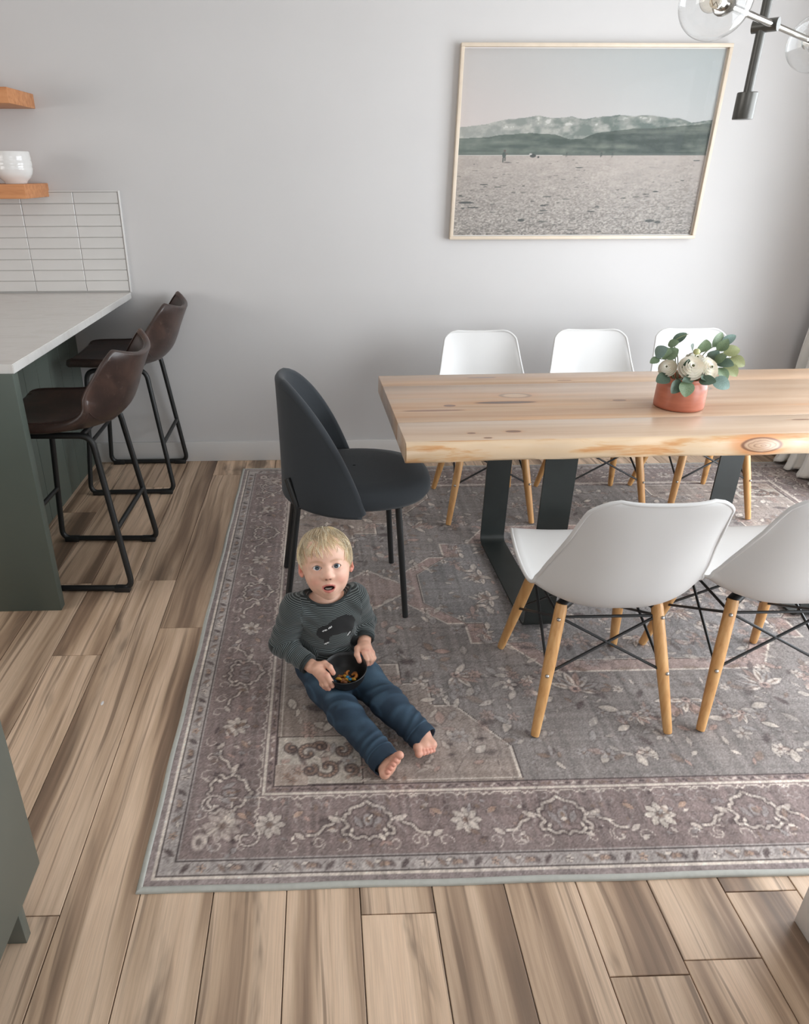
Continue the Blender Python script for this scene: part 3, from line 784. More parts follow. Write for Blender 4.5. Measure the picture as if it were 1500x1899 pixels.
for sx in (-1, 1):
    path = fillet([(0, -.300, TZ - TTH - .008), (0, -.300, .003), (0, .348, .003), (0, .348, TZ - TTH - .008)], .035, 8)
    P = []; n = len(path)
    for i, p in enumerate(path):
        tt = (path[min(i + 1, n - 1)] - path[max(i - 1, 0)]).normalized(); nn = Vector((0, -tt.z, tt.y))
        for_ = []
        c0 = Vector((sx * .495, p.y, p.z)) + Vector((0, 0, .004))
        for a, s_ in ((-.051, -.004), (.051, -.004), (.051, .004), (-.051, .004), (-.051, -.004)):
            for_.append(c0 + Vector((a, 0, 0)) + nn * s_)
        P.append(for_)
    mb = MB().grid(P); mb.f.append((0, 1, 2, 3)); e0 = (n - 1) * 5; mb.f.append((e0 + 3, e0 + 2, e0 + 1, e0))
    leg = mb.build('leg', m_steel, table, ang=35)
    leg.location.z = .009
    MB().box(sx * .495 - .06, sx * .495 + .06, -.32, .36, TZ - TTH - .006, TZ - TTH).build('mounting_plate', m_steel, leg, smooth=False).location.z = -.009

# ------------------------------------------------------------------ white shell chairs with wooden legs
t = NT('white_shell_plastic'); v = t.coord(); t.bump(t.noise(v, 900, 2), .06, .0005)
m_shell = t.fin(t.ramp(t.noise(v, 4, 2), [(.3, rgb(203, 202, 201)), (.7, rgb(209, 208, 206))]), .42)
t = NT('beech_leg'); v = t.coord(); g = t.noise(t.map(v, (60, 60, 4)), 1, 4, .55, .3)
m_beech = t.fin(t.ramp(g, [(.25, rgb(176, 126, 72)), (.5, rgb(202, 153, 98)), (.75, rgb(214, 170, 116))]), .40)
m_rod = simple('black_wire', rgb(28, 29, 30), .4, var=.05)
m_bolt = simple('steel_bolt', rgb(190, 190, 188), .3, 1.0, var=.04)
def shell_points(nv=56, nu=33):
    cp = [ # y, z, half width, curl height
        (.243, .405, .190, .000), (.236, .424, .200, .004), (.216, .436, .207, .012), (.160, .432, .219, .022), (.060, .415, .231, .036), (-.040, .398, .236, .052),
        (-.115, .392, .236, .070), (-.170, .408, .233, .085), (-.205, .450, .228, .088), (-.226, .510, .220, .078), (-.246, .585, .203, .060), (-.266, .660, .189, .040), (-.282, .715, .178, .025), (-.291, .745, .172, .016), (-.297, .765, .168, .010)]
    fine = crom(cp, 600); sl_ = np.concatenate([[0], np.cumsum(np.hypot(np.diff(fine[:, 0]), np.diff(fine[:, 1])))]); L = sl_[-1]
    q = np.linspace(0, 1, nv); q = q - .115 * np.sin(2 * PI * q)            # rows crowd towards both ends
    sv = q * L; c = np.stack([np.interp(sv, sl_, fine[:, k]) for k in range(4)], 1); P = []
    for i in range(nv):
        y, z, w, h = c[i]
        for s_, rad, wt in ((L - sv[i], .072, .184), (sv[i], .060, .212)):   # rounded corners of the back's top and the seat's lip
            if s_ < rad: w = min(w, wt - rad + math.sqrt(max(rad * rad - (rad - s_) ** 2, 0)))
        a = c[max(i - 1, 0)]; b_ = c[min(i + 1, nv - 1)]
        ty, tz = b_[0] - a[0], b_[1] - a[1]; l = math.hypot(ty, tz); ty /= l; tz /= l
        ny_, nz_ = tz, -ty          # concave side (up and forward)
        row = []
        for j in range(nu):
            u = -1 + 2 * j / (nu - 1); k = abs(u) ** 2.6 * h
            lip = -.006 * max(0, (abs(u) - .93) / .07) ** 2 * min(1, max(0, (L - sv[i] - .05) / .08)) * min(1, sv[i] / .08)
            row.append((u * w * (1 - .04 * abs(u) ** 6), y + ny_ * (k + lip), z + nz_ * (k + lip)))
        P.append(row)
    return P
def make_shell_chair():
    ch = thing('shell_chair', 'x', 'chair', group='white shell chairs around the table')
    P = shell_points(); V = np.array(P)
    # thickness along normals
    du = np.gradient(V, axis=1); dv = np.gradient(V, axis=0); N = np.cross(du, dv); N /= np.linalg.norm(N, axis=2, keepdims=True)
    if N[20, 16, 2] < 0: N = -N
    T_ = .0055; A = V; B = V - N * T_
    mb = MB().grid(A, True).grid(B)
    a, b_ = V.shape[:2]; idx = [(0, j) for j in range(b_)] + [(i, b_ - 1) for i in range(1, a)] + [(a - 1, j) for j in range(b_ - 2, -1, -1)] + [(i, 0) for i in range(a - 2, 0, -1)]
    rim = [tuple((A[i, j] + B[i, j]) / 2) for i, j in idx]
    mb.tube(rim, .0052, 8, closed=True)
    mb.build('shell', m_shell, ch, ang=None)
    mb = MB().box(-.10, .10, -.085, .115, .380, .392, .003)
    for sx in (-1, 1):
        for sy in (-1, 1):
            mb.tube([(sx * .09, .015 + sy * .09, .386), (sx * .135, .015 + sy * .118, .366)], .017, 10)
    mb.build('seat_bracket', m_blk, ch)
    for sx in (-1, 1):
        for sy in (-1, 1):
            top = Vector((sx * .132, .012 + sy * .115, .376)); bot = Vector((sx * .1915, sy * .2075, 0.0))
            d = bot - top
            pts = [top, top + d * .04, top + d * .45, top + d * .97, bot]
            leg = MB().tube(pts, [.0150, .0165, .0170, .0125, .0115], 16).build('leg', m_beech, ch)
            gl = MB().lathe([(.009, 0), (.010, .002), (.010, .005)], 12, (bot.x, bot.y, -.0005)).build('foot_cap', m_blk, leg)
            for f_ in (.10, .52):
                p = top + d * f_
                MB().sphere(p + Vector((sx * .006, sy * .0155, .002)), .0055, 10, 6).build('bolt', m_bolt, leg)
    def leg_pt(sx, sy, f_):
        top = Vector((sx * .132, .012 + sy * .115, .376)); bot = Vector((sx * .1915, sy * .2075, 0.0)); return top + (bot - top) * f_
    for (a, b_) in (((-1, -1), (1, -1)), ((1, -1), (1, 1)), ((1, 1), (-1, 1)), ((-1, 1), (-1, -1))):
        mb = MB()
        mb.tube([leg_pt(*a, .10), leg_pt(*b_, .52)], .0042, 8); mb.tube([leg_pt(*b_, .10), leg_pt(*a, .52)], .0042, 8); mb.tube([leg_pt(*a, .10), leg_pt(*b_, .10)], .0042, 8)
        mb.build('cross_brace', m_rod, ch)
    return ch
c0 = make_shell_chair()
spots = [(.785, 1.717, 0, 'white shell chair facing the table, beside the black steel table leg'),
         (1.268, 1.722, -.01, 'white shell chair facing the table with its legs over the cream rug flowers'),
         (.757, 3.050, PI + .012, 'white shell chair across the table next to the dark upholstered chair'),
         (1.278, 3.056, PI - .01, 'white shell chair across the table between two others like it'),
         (1.766, 3.058, PI + .01, 'white shell chair across the table, seen behind the potted flowers')]
for i, (x, y, rz, lab) in enumerate(spots):
    o = c0 if i == 0 else copy_tree(c0)
    o.location = (x, y, .0118); o.rotation_euler = (0, 0, rz); o['label'] = lab

# ------------------------------------------------------------------ dark upholstered chair
t = NT('charcoal_fabric'); v = t.coord()
h = t.ma('ADD', t.noise(t.map(v, (900, 900, 200)), 1, 2), t.noise(t.map(v, (200, 200, 900)), 1, 2))
c = t.ramp(h, [(.3, rgb(28, 30, 32)), (.7, rgb(47, 51, 55))]); t.bump(h, .25, .001)
m_fab = t.fin(c, .95, Sheen_Weight=.12, Sheen_Roughness=.4)
dch = thing('upholstered_chair', 'charcoal fabric dining chair with rounded back and thin black legs', 'chair', (.10, 2.305, .0110), R(-88))
# local: front +y, x right (towards the camera side)
P = []; nt, ns = 30, 41
ZB, HB = .437, .400
for i in range(nt + 1):
    t_ = i / nt; tt = min(t_, .985)
    A = R(96) * (1 - tt) ** .37 * (1 + .06 * tt)
    Rr = .214 - .016 * t_
    row = []
    for j in range(ns):
        s_ = -1 + 2 * j / (ns - 1); a = s_ * A
        zz = ZB + HB * (1 - (1 - tt) ** 1.0)
        yy = -.004 - Rr * 1.05 * math.cos(a) - .026 * t_ ** 1.3
        row.append((Rr * math.sin(a) * 1.03, yy, zz - .012 * (1 - tt) * (abs(s_)) ** 2))
    P.append(row)
V = np.array(P); du = np.gradient(V, axis=1); dv = np.gradient(V, axis=0); N = np.cross(du, dv); N /= (np.linalg.norm(N, axis=2, keepdims=True) + 1e-9)
c_ = V.mean((0, 1));
if (N[10, 20] @ np.array((0, 1, 0))) < 0: N = -N     # inner side
TH = .032
A = V + N * TH * .5; B = V - N * TH * .5
mb = MB().grid(A).grid(B, True); a, b_ = V.shape[:2]
idx = [(i, 0) for i in range(a)] + [(a - 1, j) for j in range(1, b_)] + [(i, b_ - 1) for i in range(a - 2, -1, -1)]
mb.tube([tuple(V[i, j]) for i, j in idx], TH * .5, 12)
mb.tube([tuple(V[0, j]) for j in range(b_)], TH * .5, 12)
back = mb.build('backrest', m_fab, dch, ang=None)
mb = MB().tube([tuple(A[i, ns // 2] + np.array((0, .001, 0))) for i in range(2, nt - 1)], .0016, 6); mb.build('seam', m_fab, back)
# seat cushion: rounded D
mb = MB(); rows = []
for (k, z) in ((.88, .428), (.96, .433), (1.0, .450), (1.0, .472), (.975, .490), (.90, .502), (.70, .510), (.40, .513), (.02, .514)):
    row = []
    for j in range(48):
        a = 2 * PI * j / 48; cx, cy = math.cos(a), math.sin(a)
        rx = .232 * (abs(cx) ** 2 + abs(cy) ** 2) ** .5; ry = .270 if cy > 0 else .205
        p = 2.35; q = (abs(cx) ** p + abs(cy) ** p) ** (-1 / p)
        row.append((.222 * cx * q * k, .012 + ry * cy * q * k, z))
    row.append(row[0]); rows.append(row)
mb.grid(rows); mb.f.append(tuple(range(48))[::-1]); mb.build('seat', m_fab, dch, ang=None)
mb = MB().tube(fillet([(.16, .16, .424), (.16, -.17, .424), (-.16, -.17, .424), (-.16, .16, .424)], .03), .009, 10).tube([(.16, .16, .424), (-.16, .16, .424)], .009, 10)
mb.build('seat_frame', m_blk, dch)
for sx in (-1, 1):
    MB().tube([(sx * .160, .150, .43), (sx * .197, .185, 0)], [.0115, .0105], 12).build('leg', m_blk, dch)
    pts = fillet([(sx * .118, -.222, .52), (sx * .150, -.190, .425), (sx * .192, -.245, 0)], .02)
    leg = MB().tube(pts, .0112, 12).build('leg', m_blk, dch)
    MB().tube([(sx * .150, -.190, .428), (sx * .150, -.13, .424)], .008, 8).build('leg_bracket', m_blk, leg)

# ------------------------------------------------------------------ brown leather counter stools
t = NT('brown_leather'); v = t.coord()
f1 = t.noise(v, 7, 5, .6, .4); f2 = t.noise(v, 60, 3, .6)
c = t.ramp(f1, [(.25, rgb(40, 31, 29)), (.5, rgb(60, 45, 40)), (.72, rgb(86, 64, 55))])
c = t.mix(t.fr(f2, .60, .8, 0, .35), c, rgb(124, 104, 94)); t.bump(t.vor(v, 420), .15, .0008)
m_lea = t.fin(c, .36, Coat_Weight=.12, Coat_Roughness=.3)
def make_stool():
    st = thing('counter_stool', 'x', 'stool', group='brown leather stools at the peninsula')
    cp = [(.222, .648, .150, .0), (.226, .662, .180, .002), (.205, .672, .202, .008), (.130, .668, .216, .014), (.02, .658, .224, .024), (-.080, .656, .228, .042), (-.155, .668, .228, .068), (-.202, .700, .226, .088), (-.230, .742, .222, .094), (-.253, .790, .215, .088), (-.274, .838, .206, .078), (-.288, .868, .195, .070), (-.296, .884, .172, .064)]
    nv, nu = 40, 33; c = crom(cp, nv); P = []
    for i in range(nv):
        y, z, w, h = c[i]; a = c[max(i - 1, 0)]; b_ = c[min(i + 1, nv - 1)]
        ty, tz = b_[0] - a[0], b_[1] - a[1]; l = math.hypot(ty, tz); ty /= l; tz /= l
        P.append([(( -1 + 2 * j / (nu - 1)) * w, y + tz * (abs(-1 + 2 * j / (nu - 1)) ** 2.3 * h), z - ty * (abs(-1 + 2 * j / (nu - 1)) ** 2.3 * h)) for j in range(nu)])
    V = np.array(P); du = np.gradient(V, axis=1); dv = np.gradient(V, axis=0); N = np.cross(du, dv); N /= np.linalg.norm(N, axis=2, keepdims=True)
    if N[8, 16, 2] < 0: N = -N
    ti = np.linspace(0, 1, nv); th = (.034 - .014 * np.clip((ti - .45) / .3, 0, 1))[:, None, None]
    A = V; B = V - N * th
    mb = MB().grid(A, True).grid(B); a, b_ = V.shape[:2]
    idx = [(0, j) for j in range(b_)] + [(i, b_ - 1) for i in range(1, a)] + [(a - 1, j) for j in range(b_ - 2, -1, -1)] + [(i, 0) for i in range(a - 2, 0, -1)]
    rim = [(A[i, j] + B[i, j]) / 2 for i, j in idx]; rr = [float(np.linalg.norm(A[i, j] - B[i, j])) * .52 for i, j in idx]
    mb.tube([tuple(p) for p in rim], rr, 10, closed=True)
    sh = mb.build('seat_shell', m_lea, st, ang=None)
    pip = [tuple(A[i, j] + N[i, j] * .001) for i, j in idx]
    MB().tube(pip, .0032, 6, closed=True).build('piping', m_lea, sh, ang=None)
    i_ = int(nv * .50)
    MB().tube([tuple(B[i_, j] - N[i_, j] * .0005) for j in range(nu)], .0018, 6).build('seam', m_lea, sh)
    def side(sx):
        return fillet([(sx * .168, .02, .620), (sx * .168, .150, .620), (sx * .206, .212, .013), (sx * .206, -.205, .013), (sx * .168, -.125, .620), (sx * .168, .02, .620)], .045, 7)
    for sx in (-1, 1):
        leg = MB().tube(side(sx), .0115, 12, cap=False).build('leg', m_blk, st)
        for yy in (.17, -.165):
            MB().box(sx * .206 - .014, sx * .206 + .014, yy - .03, yy + .03, 0, .022, .003).build('foot_pad', m_blk, leg)
    for yy, zz, x_ in ((.186, .26, .191), (-.173, .26, .191)):
        MB().tube([(-x_, yy, zz), (x_, yy, zz)], .0095, 10).build('footrest', m_blk, st)
    MB().tube([(-.168, .10, .620), (.168, .10, .620)], .0095, 10).tube([(-.168, -.09, .620), (.168, -.09, .620)], .0095, 10).box(-.10, .10, -.08, .09, .622, .632).build('seat_frame', m_blk, st)
    return st
s0 = make_stool(); s0.location = (-.935, 2.552, 0); s0.rotation_euler = (0, 0, PI / 2 - .03)
s0['label'] = 'brown leather counter stool with black sled legs next to the peninsula end panel'
s1 = copy_tree(s0); s1.location = (-.950, 3.462, 0); s1.rotation_euler = (0, 0, PI / 2 + .01)
s1['label'] = 'brown leather counter stool with black sled legs against the baseboard of the back wall'
# ------------------------------------------------------------------ framed beach photograph
FX0, FX1, FZ0, FZ1 = .641, 1.859, 1.156, 1.969
pic = thing('framed_picture', 'large pale-framed beach and mountain photograph hanging on the back wall', 'picture', ((FX0 + FX1) / 2, YW, FZ0))
m_frame = simple('pale_maple_frame', rgb(214, 199, 180), .4, var=.05, nscale=20)
fw_, fd = .015, .036
for nm, b_ in (('frame_rail', (FX0, FX1, YW - fd, YW - .001, FZ1 - fw_, FZ1)), ('frame_rail', (FX0, FX1, YW - fd, YW - .001, FZ0, FZ0 + fw_)),
               ('frame_stile', (FX0, FX0 + fw_, YW - fd, YW - .001, FZ0 + fw_, FZ1 - fw_)), ('frame_stile', (FX1 - fw_, FX1, YW - fd, YW - .001, FZ0 + fw_, FZ1 - fw_))):
    MB().box(*b_, .0015).build(nm, m_frame, pic).location = (-pic.location.x, -YW, -FZ0)
PX0_, PX1_, PZ0_, PZ1_ = FX0 + fw_, FX1 - fw_, FZ0 + fw_, FZ1 - fw_
MB().box(PX0_, PX1_, YW - .016, YW - .012, PZ0_, PZ1_).build('white_mount', m_white, pic, smooth=False).location = (-pic.location.x, -YW, -FZ0)
def print_mesh():
    nx, nz = 520, 346; bx = .004
    xs_ = np.linspace(PX0_ + bx, PX1_ - bx, nx); zs = np.linspace(PZ0_ + bx, PZ1_ - bx, nz)
    u, v = np.meshgrid(np.linspace(0, 1, nx), np.linspace(0, 1, nz))      # v up
    rng = np.random.default_rng(5)
    def fbm1(x, seed, oct=6, f0=3.0, g=.55):
        r = np.random.default_rng(seed); y = np.zeros_like(x); a = 1
        for k in range(oct):
            t = r.random(int(f0 * 2 ** k) + 4); p = x * f0 * 2 ** k; i = p.astype(int); f = p - i; f = f * f * (3 - 2 * f)
            y += a * (t[i] * (1 - f) + t[i + 1] * f - .5); a *= g
        return y
    def fbm2(sx, sy, seed, oct=5):
        r = np.random.default_rng(seed); y = np.zeros_like(u); a = 1.0; tot = 0
        for k in range(oct):
            q = r.random((int(sy * 2 ** k) + 3, int(sx * 2 ** k) + 3)); p = u * sx * 2 ** k; w = v * sy * 2 ** k
            i = p.astype(int); j = w.astype(int); f = p - i; g = w - j; f = f * f * (3 - 2 * f); g = g * g * (3 - 2 * g)
            y += a * ((q[j, i] * (1 - f) + q[j, i + 1] * f) * (1 - g) + (q[j + 1, i] * (1 - f) + q[j + 1, i + 1] * f) * g); tot += a; a *= .55
        return y / tot
    def L(a, b, t): return np.array(a, float) + (np.array(b, float) - np.array(a, float)) * t[..., None]
    sky = L((206, 196, 192), (176, 182, 182), np.clip(u * .75 + (v - .6) * .9, 0, 1))
    img = sky
    hz = .425
    xx = u[0]
    hz = .450
    ridge = np.interp(xx, (0, .089, .206, .308, .372, .435, .483, .53, .624, .681, .752, .818, .866, .917, 1), (.602, .619, .645, .664, .645, .657, .647, .660, .668, .660, .664, .650, .650, .629, .640)) + .010 * fbm1(xx, 2, 6, 12)
    ridge2 = np.interp(xx, (0, .093, .195, .29, .379, .445, .493, .538, .617, .696, .806, .925, 1), (.550, .561, .576, .582, .571, .544, .550, .576, .592, .603, .618, .624, .634)) - .012 + .008 * fbm1(xx, 9, 5, 10)
    n1 = fbm2(26, 30, 21, 5); n2 = fbm2(5, 40, 22, 5)
    haze = np.clip(.62 - u * .9, 0, .62)
    far = L((92, 104, 98), (164, 164, 156), np.clip((n1 - .36) * 3.2, 0, 1)); far = far * (1 - haze[..., None]) + np.array((196, 192, 186)) * haze[..., None]
    snow = (n1 > .655) & (v > ridge[None, :] - .045) & (v < ridge[None, :] - .004); far[snow] = far[snow] * .35 + np.array((214, 212, 208)) * .65
    near = L((44, 58, 52), (108, 114, 104), np.clip((n2 * .6 + n1 * .4 - .36) * 2.8, 0, 1)); h2 = haze * .6; near = near * (1 - h2[..., None]) + np.array((176, 182, 174)) * h2[..., None]
    m = v < ridge[None, :]; img[m] = far[m]
    m = v < ridge2[None, :]; img[m] = near[m]
    m = v < hz + .012; img[m] = np.array((92, 100, 94)) * .6 + near[m] * .4
    m = (v < hz + .004) & (u < .42); img[m] = np.array((196, 194, 188))
    sand = L((150, 144, 138), (176, 166, 158), np.clip(v / hz, 0, 1)); sand = sand * (1 - .10 * np.clip(u - .6, 0, 1)[..., None])
    tx = fbm2(150, 190, 31, 2); grow = np.clip(1 - v / hz, 0, 1)
    sand *= (1 + (tx - .5) * (.10 + .75 * grow ** 1.3))[..., None]
    sand *= (1 + (fbm2(20, 60, 33, 3) - .5) * .12)[..., None]
    m = v < hz; img[m] = sand[m]
    def blob(cx, cy, rx, ry, col, al=.9):
        d = ((u - cx) / rx) ** 2 + ((v - cy) / ry) ** 2
        a = np.clip((1.3 - d) * 2, 0, 1)[..., None] * al; img[:] = img * (1 - a) + np.array(col, float) * a
    for k in range(120):
        cy = rng.random() ** .7 * (hz - .02); s_ = .003 + .010 * (1 - cy / hz) * rng.random()
        blob(rng.random(), cy, s_ * rng.uniform(.8, 2.4), s_ * .45, (74, 76, 74), rng.uniform(.35, .85))
    for q in ((.043, .189, .03, .006), (.074, .161, .022, .004), (.278, .087, .014, .008), (.493, .385, .016, .003), (.821, .249, .012, .004), (.817, .080, .02, .008), (.852, .072, .012, .008), (.967, .422, .014, .003), (.112, .291, .016, .004), (.363, .171, .012, .005), (.692, .212, .010, .003)):
        blob(*q, (70, 74, 72), .9)
    for (cx, cy, s_) in ((.184, .436, 1.0), (.435, .452, .42), (.575, .452, .5), (.620, .450, .45)):   # figures on the sand
        blob(cx, cy + .018 * s_, .0075 * s_, .016 * s_, (70, 82, 76)); blob(cx + .001, cy + .040 * s_, .0045 * s_, .006 * s_, (96, 84, 78))
        blob(cx - .003 * s_, cy - .008 * s_, .0032 * s_, .016 * s_, (78, 84, 80)); blob(cx + .005 * s_, cy - .004 * s_, .0032 * s_, .012 * s_, (88, 90, 86))
        if s_ == 1.0:
            blob(cx + .010, cy + .024, .007, .0035, (108, 98, 92)); blob(cx + .016, cy - .024, .016, .003, (96, 92, 90))
    blob(.300, .449, .012, .009, (54, 58, 56)); blob(.290, .458, .006, .004, (206, 200, 196)); blob(.322, .442, .004, .005, (50, 52, 52))
    V = np.stack(np.broadcast_arrays(xs_[None, :], np.full((nz, nx), YW - .0165), zs[:, None]), -1).reshape(-1, 3)
    ii = (np.arange(nz - 1)[:, None] * nx + np.arange(nx - 1)[None, :]).ravel(); F = np.stack([ii, ii + 1, ii + nx + 1, ii + nx], -1)
    return fast_mesh('photo_print', V, F, npl(np.clip(img * .92, 0, 255)).reshape(-1, 3))
t = NT('photo_paper'); v = t.coord()
m_print = t.fin(t.mix(t.fr(t.noise(v, 700, 2), .3, .7, 0, .05), t.attr('col').outputs['Color'], rgb(120, 120, 120)), .6)
link('photo_print', print_mesh(), m_print, pic, True, (-pic.location.x, -YW, -FZ0), ang=None)
m_museum = glass_pane('museum_glass', .04)
MB().box(PX0_ - .002, PX1_ + .002, YW - .023, YW - .021, PZ0_ - .002, PZ1_ + .002).build('glazing', m_museum, pic, smooth=False).location = (-pic.location.x, -YW, -FZ0)

# ------------------------------------------------------------------ glass globe chandelier over the table
CX, CY = 1.233, 2.30
ch = thing('chandelier', 'dark bronze and chrome chandelier with clear glass globes above the table', 'chandelier', (CX, CY, ZC))
m_brz = simple('dark_bronze', rgb(84, 83, 79), .36, .35, var=.08)
m_chr = simple('chrome', rgb(214, 212, 208), .12, 1.0, var=.02)
t = NT('clear_globe_glass'); t.t.nodes.remove(t.b)
tr = t.n('ShaderNodeBsdfTransparent', {'Color': (.97, .975, .975, 1)}); gl = t.n('ShaderNodeBsdfGlossy', {'Roughness': .03})
lw = t.ma('POWER', t.n('ShaderNodeLayerWeight', {'Blend': .5}).outputs['Facing'], 3.0)
mx = t.n('ShaderNodeMixShader', {0: t.fr(lw, .0, 1.0, .04, .75), 1: tr.outputs[0], 2: gl.outputs[0]})
t.t.links.new(mx.outputs[0], t.t.nodes['Material Output'].inputs[0]); m_globe = t.m
t = NT('warm_bulb_glass'); t.t.nodes.remove(t.b)
tr = t.n('ShaderNodeBsdfTransparent', {'Color': (.96, .93, .88, 1)}); gl = t.n('ShaderNodeBsdfGlossy', {'Roughness': .05})
mx = t.n('ShaderNodeMixShader', {0: t.ma('POWER', t.n('ShaderNodeLayerWeight', {'Blend': .5}).outputs['Facing'], 2.5), 1: tr.outputs[0], 2: gl.outputs[0]})
t.t.links.new(mx.outputs[0], t.t.nodes['Material Output'].inputs[0]); m_bulb = t.m
def L_(x, y, z): return (x - CX, y - CY, z - ZC)
MB().tube([L_(CX, CY, ZC - .02), L_(CX, CY, 1.655)], .0125, 16).build('stem', m_brz, ch)
MB().lathe([(.004, 1.592 - ZC), (.0265, 1.592 - ZC), (.0275, 1.594 - ZC), (.0275, 1.658 - ZC), (.026, 1.660 - ZC), (.0125, 1.660 - ZC)], 32).build('finial', m_brz, ch, ang=30)
MB().lathe([(.0, -.03), (.055, -.03), (.06, -.025), (.06, 0), (.0, 0)], 32, cap=False).build('canopy', m_brz, ch, ang=30)
def arm(z, ang, offx, length=.30):
    d = Vector((math.cos(ang), math.sin(ang), 0)); nrm = Vector((-d.y, d.x, 0))
    c = Vector((0, 0, z - ZC)) - nrm * offx
    a = MB().tube([c - d * length, c + d * length], .0085, 14).build('arm', m_chr, ch)
    MB().tube([Vector((0, 0, z - ZC)) + nrm * .024, Vector((0, 0, z - ZC)) - nrm * (offx + .014)], .0165, 14).build('clamp', m_brz, a)
    for s_ in (-1, 1):
        e = c + d * (s_ * length)
        ax = d * s_
        so = MB(); so.tube([e - ax * .012, e, e + ax * .012, e + ax * .014], [.017, .024, .026, .020], 20); so.tube([e + ax * .012, e + ax * .060], [.016, .0155], 16)
        so.build('socket', m_chr, a)
        b_ = e + ax * .085
        bu = MB(); bu.sphere(b_, .028, 18, 12, (1, 1, 1)); bu.build('bulb', m_bulb, a)
        fl = MB().tube([b_ - ax * .03, b_ - ax * .01 + Vector((0, 0, .012)), b_ + ax * .008, b_ - ax * .01 - Vector((0, 0, .012)), b_ - ax * .03], .0012, 5); fl.build('filament', m_chr, a)
        sp = MB().sphere(e + ax * .062, .081, 40, 24); g_ = sp.build('globe', m_globe, a, ang=None)
arm(1.818, R(43.7), .027, .37)
arm(2.08, R(-35), .027, .30)

# ------------------------------------------------------------------ potted flowers on the table
PXc, PYc = 1.207, 2.268
plant = thing('potted_flowers', 'terracotta pot of cream ranunculus and round eucalyptus leaves on the table', 'plant', (PXc, PYc, TZ))
t = NT('terracotta'); v = t.coord()
m_terra = t.fin(t.ramp(t.noise(t.map(v, (6, 6, 30)), 2, 4), [(.3, rgb(160, 92, 70)), (.7, rgb(178, 106, 82))]), .36)
prof = [(.0, .001), (.074, .001), (.0785, .004), (.0795, .012), (.0785, .070), (.0765, .083), (.0715, .088), (.0705, .092), (.0725, .097), (.0725, .1045), (.071, .1065), (.0685, .1055), (.068, .098), (.068, .06), (.0, .06)]
MB().lathe(prof, 56, cap=False).build('pot', m_terra, plant, ang=50)
m_soil = simple('dark_moss', rgb(50, 50, 38), .95, var=.3, nscale=90)
MB().lathe([(.0, .082), (.03, .088), (.06, .080), (.068, .074)], 24, cap=False).build('moss', m_soil, plant)
def leaf_mat(nm, a, b_):
    t = NT(nm); v = t.coord()
    return t.fin(t.ramp(t.noise(v, 25, 3), [(.3, tuple(a)), (.7, tuple(b_))]), .5, Subsurface_Weight=.05)
lm = [leaf_mat('eucalyptus_blue', rgb(96, 120, 112), rgb(124, 146, 138)), leaf_mat('eucalyptus_green', rgb(82, 104, 78), rgb(116, 132, 100)), leaf_mat('eucalyptus_dark', rgb(58, 76, 62), rgb(78, 98, 80)), leaf_mat('eucalyptus_olive', rgb(118, 122, 78), rgb(138, 142, 98))]
def leaf_mesh(nm, mt, asp=1.0, cup=.18, nfold=.10):
    P = []; nv, nu = 10, 7
    for i in range(nv + 1):
        t_ = i / nv; w = asp * .5 * math.sin(PI * min(1, t_ * .97 + .015)) ** .62 * (1 - .15 * t_)
        P.append([((-1 + 2 * j / (nu - 1)) * w, t_, cup * (t_ - t_ * t_) * 1.2 - .10 * t_ * t_ + nfold * abs(-1 + 2 * j / (nu - 1)) * w) for j in range(nu)])
    mb = MB().grid(P); me = bpy.data.meshes.new(nm); me.from_pydata(mb.v, [], mb.f); me.materials.append(mt)
    me.polygons.foreach_set('use_smooth', [True] * len(me.polygons)); return me
meshes = [[leaf_mesh('leaf', m_, a_, c_, n_) for (a_, c_, n_) in ((.98, .2, .15), (.85, .1, .25), (.62, .25, .2))] for m_ in lm]
random.seed(12)
m_stem = simple('green_stem', rgb(96, 104, 70), .6, var=.1)
# leaf: base point (dx, dy, dz from pot foot), direction, length, material, shape
LV = [((-.10, -.01, .165), (-.9, -.2, -.30), .030, 1, 1), ((-.085, -.02, .165), (-.10, -.2, 1), .036, 1, 0), ((-.075, .0, .205), (.5, -.3, .35), .030, 1, 0), ((-.115, -.01, .175), (.3, -.55, .6), .042, 0, 0),
      ((-.085, -.02, .170), (.5, -.3, .6), .040, 1, 0), ((-.05, -.075, .110), (-.55, -.45, -.62), .046, 2, 1), ((-.075, -.05, .115), (-.9, -.3, -.18), .044, 2, 0), ((-.035, -.085, .112), (-.15, -.6, -.8), .048, 1, 0),
      ((-.05, .02, .205), (.55, .1, .5), .050, 2, 2), ((.02, .02, .170), (-.35, -.5, .7), .044, 2, 0), ((.045, .01, .180), (-.1, -.5, .85), .046, 1, 0), ((.075, .0, .160), (.05, -.7, .7), .040, 0, 0),
      ((.085, .02, .195), (.5, .2, .75), .050, 1, 2), ((.10, .01, .185), (.2, -.3, .6), .042, 1, 1), ((.115, .0, .178), (.85, -.1, .28), .046, 3, 1), ((.11, .01, .20), (.85, .2, .75), .050, 0, 2),
      ((.09, -.02, .150), (.6, -.6, .1), .044, 2, 0), ((.115, -.02, .145), (.5, -.7, -.45), .048, 3, 0), ((.135, -.01, .165), (.8, -.4, -.35), .046, 3, 1), ((.085, -.04, .140), (.35, -.7, -.55), .044, 1, 1),
      ((.055, -.075, .110), (.75, -.5, -.25), .050, 0, 0), ((.065, -.07, .115), (.55, -.6, -.55), .042, 0, 0), ((.004, -.090, .112), (.6, -.6, .15), .044, 2, 1), ((-.01, -.075, .115), (-.8, -.5, .05), .046, 2, 2),
      ((.035, -.075, .118), (-.6, -.6, .15), .040, 2, 1), ((-.04, -.06, .140), (.1, -.3, .75), .036, 2, 2), ((.075, -.03, .16), (.3, -.5, .45), .036, 1, 1)]
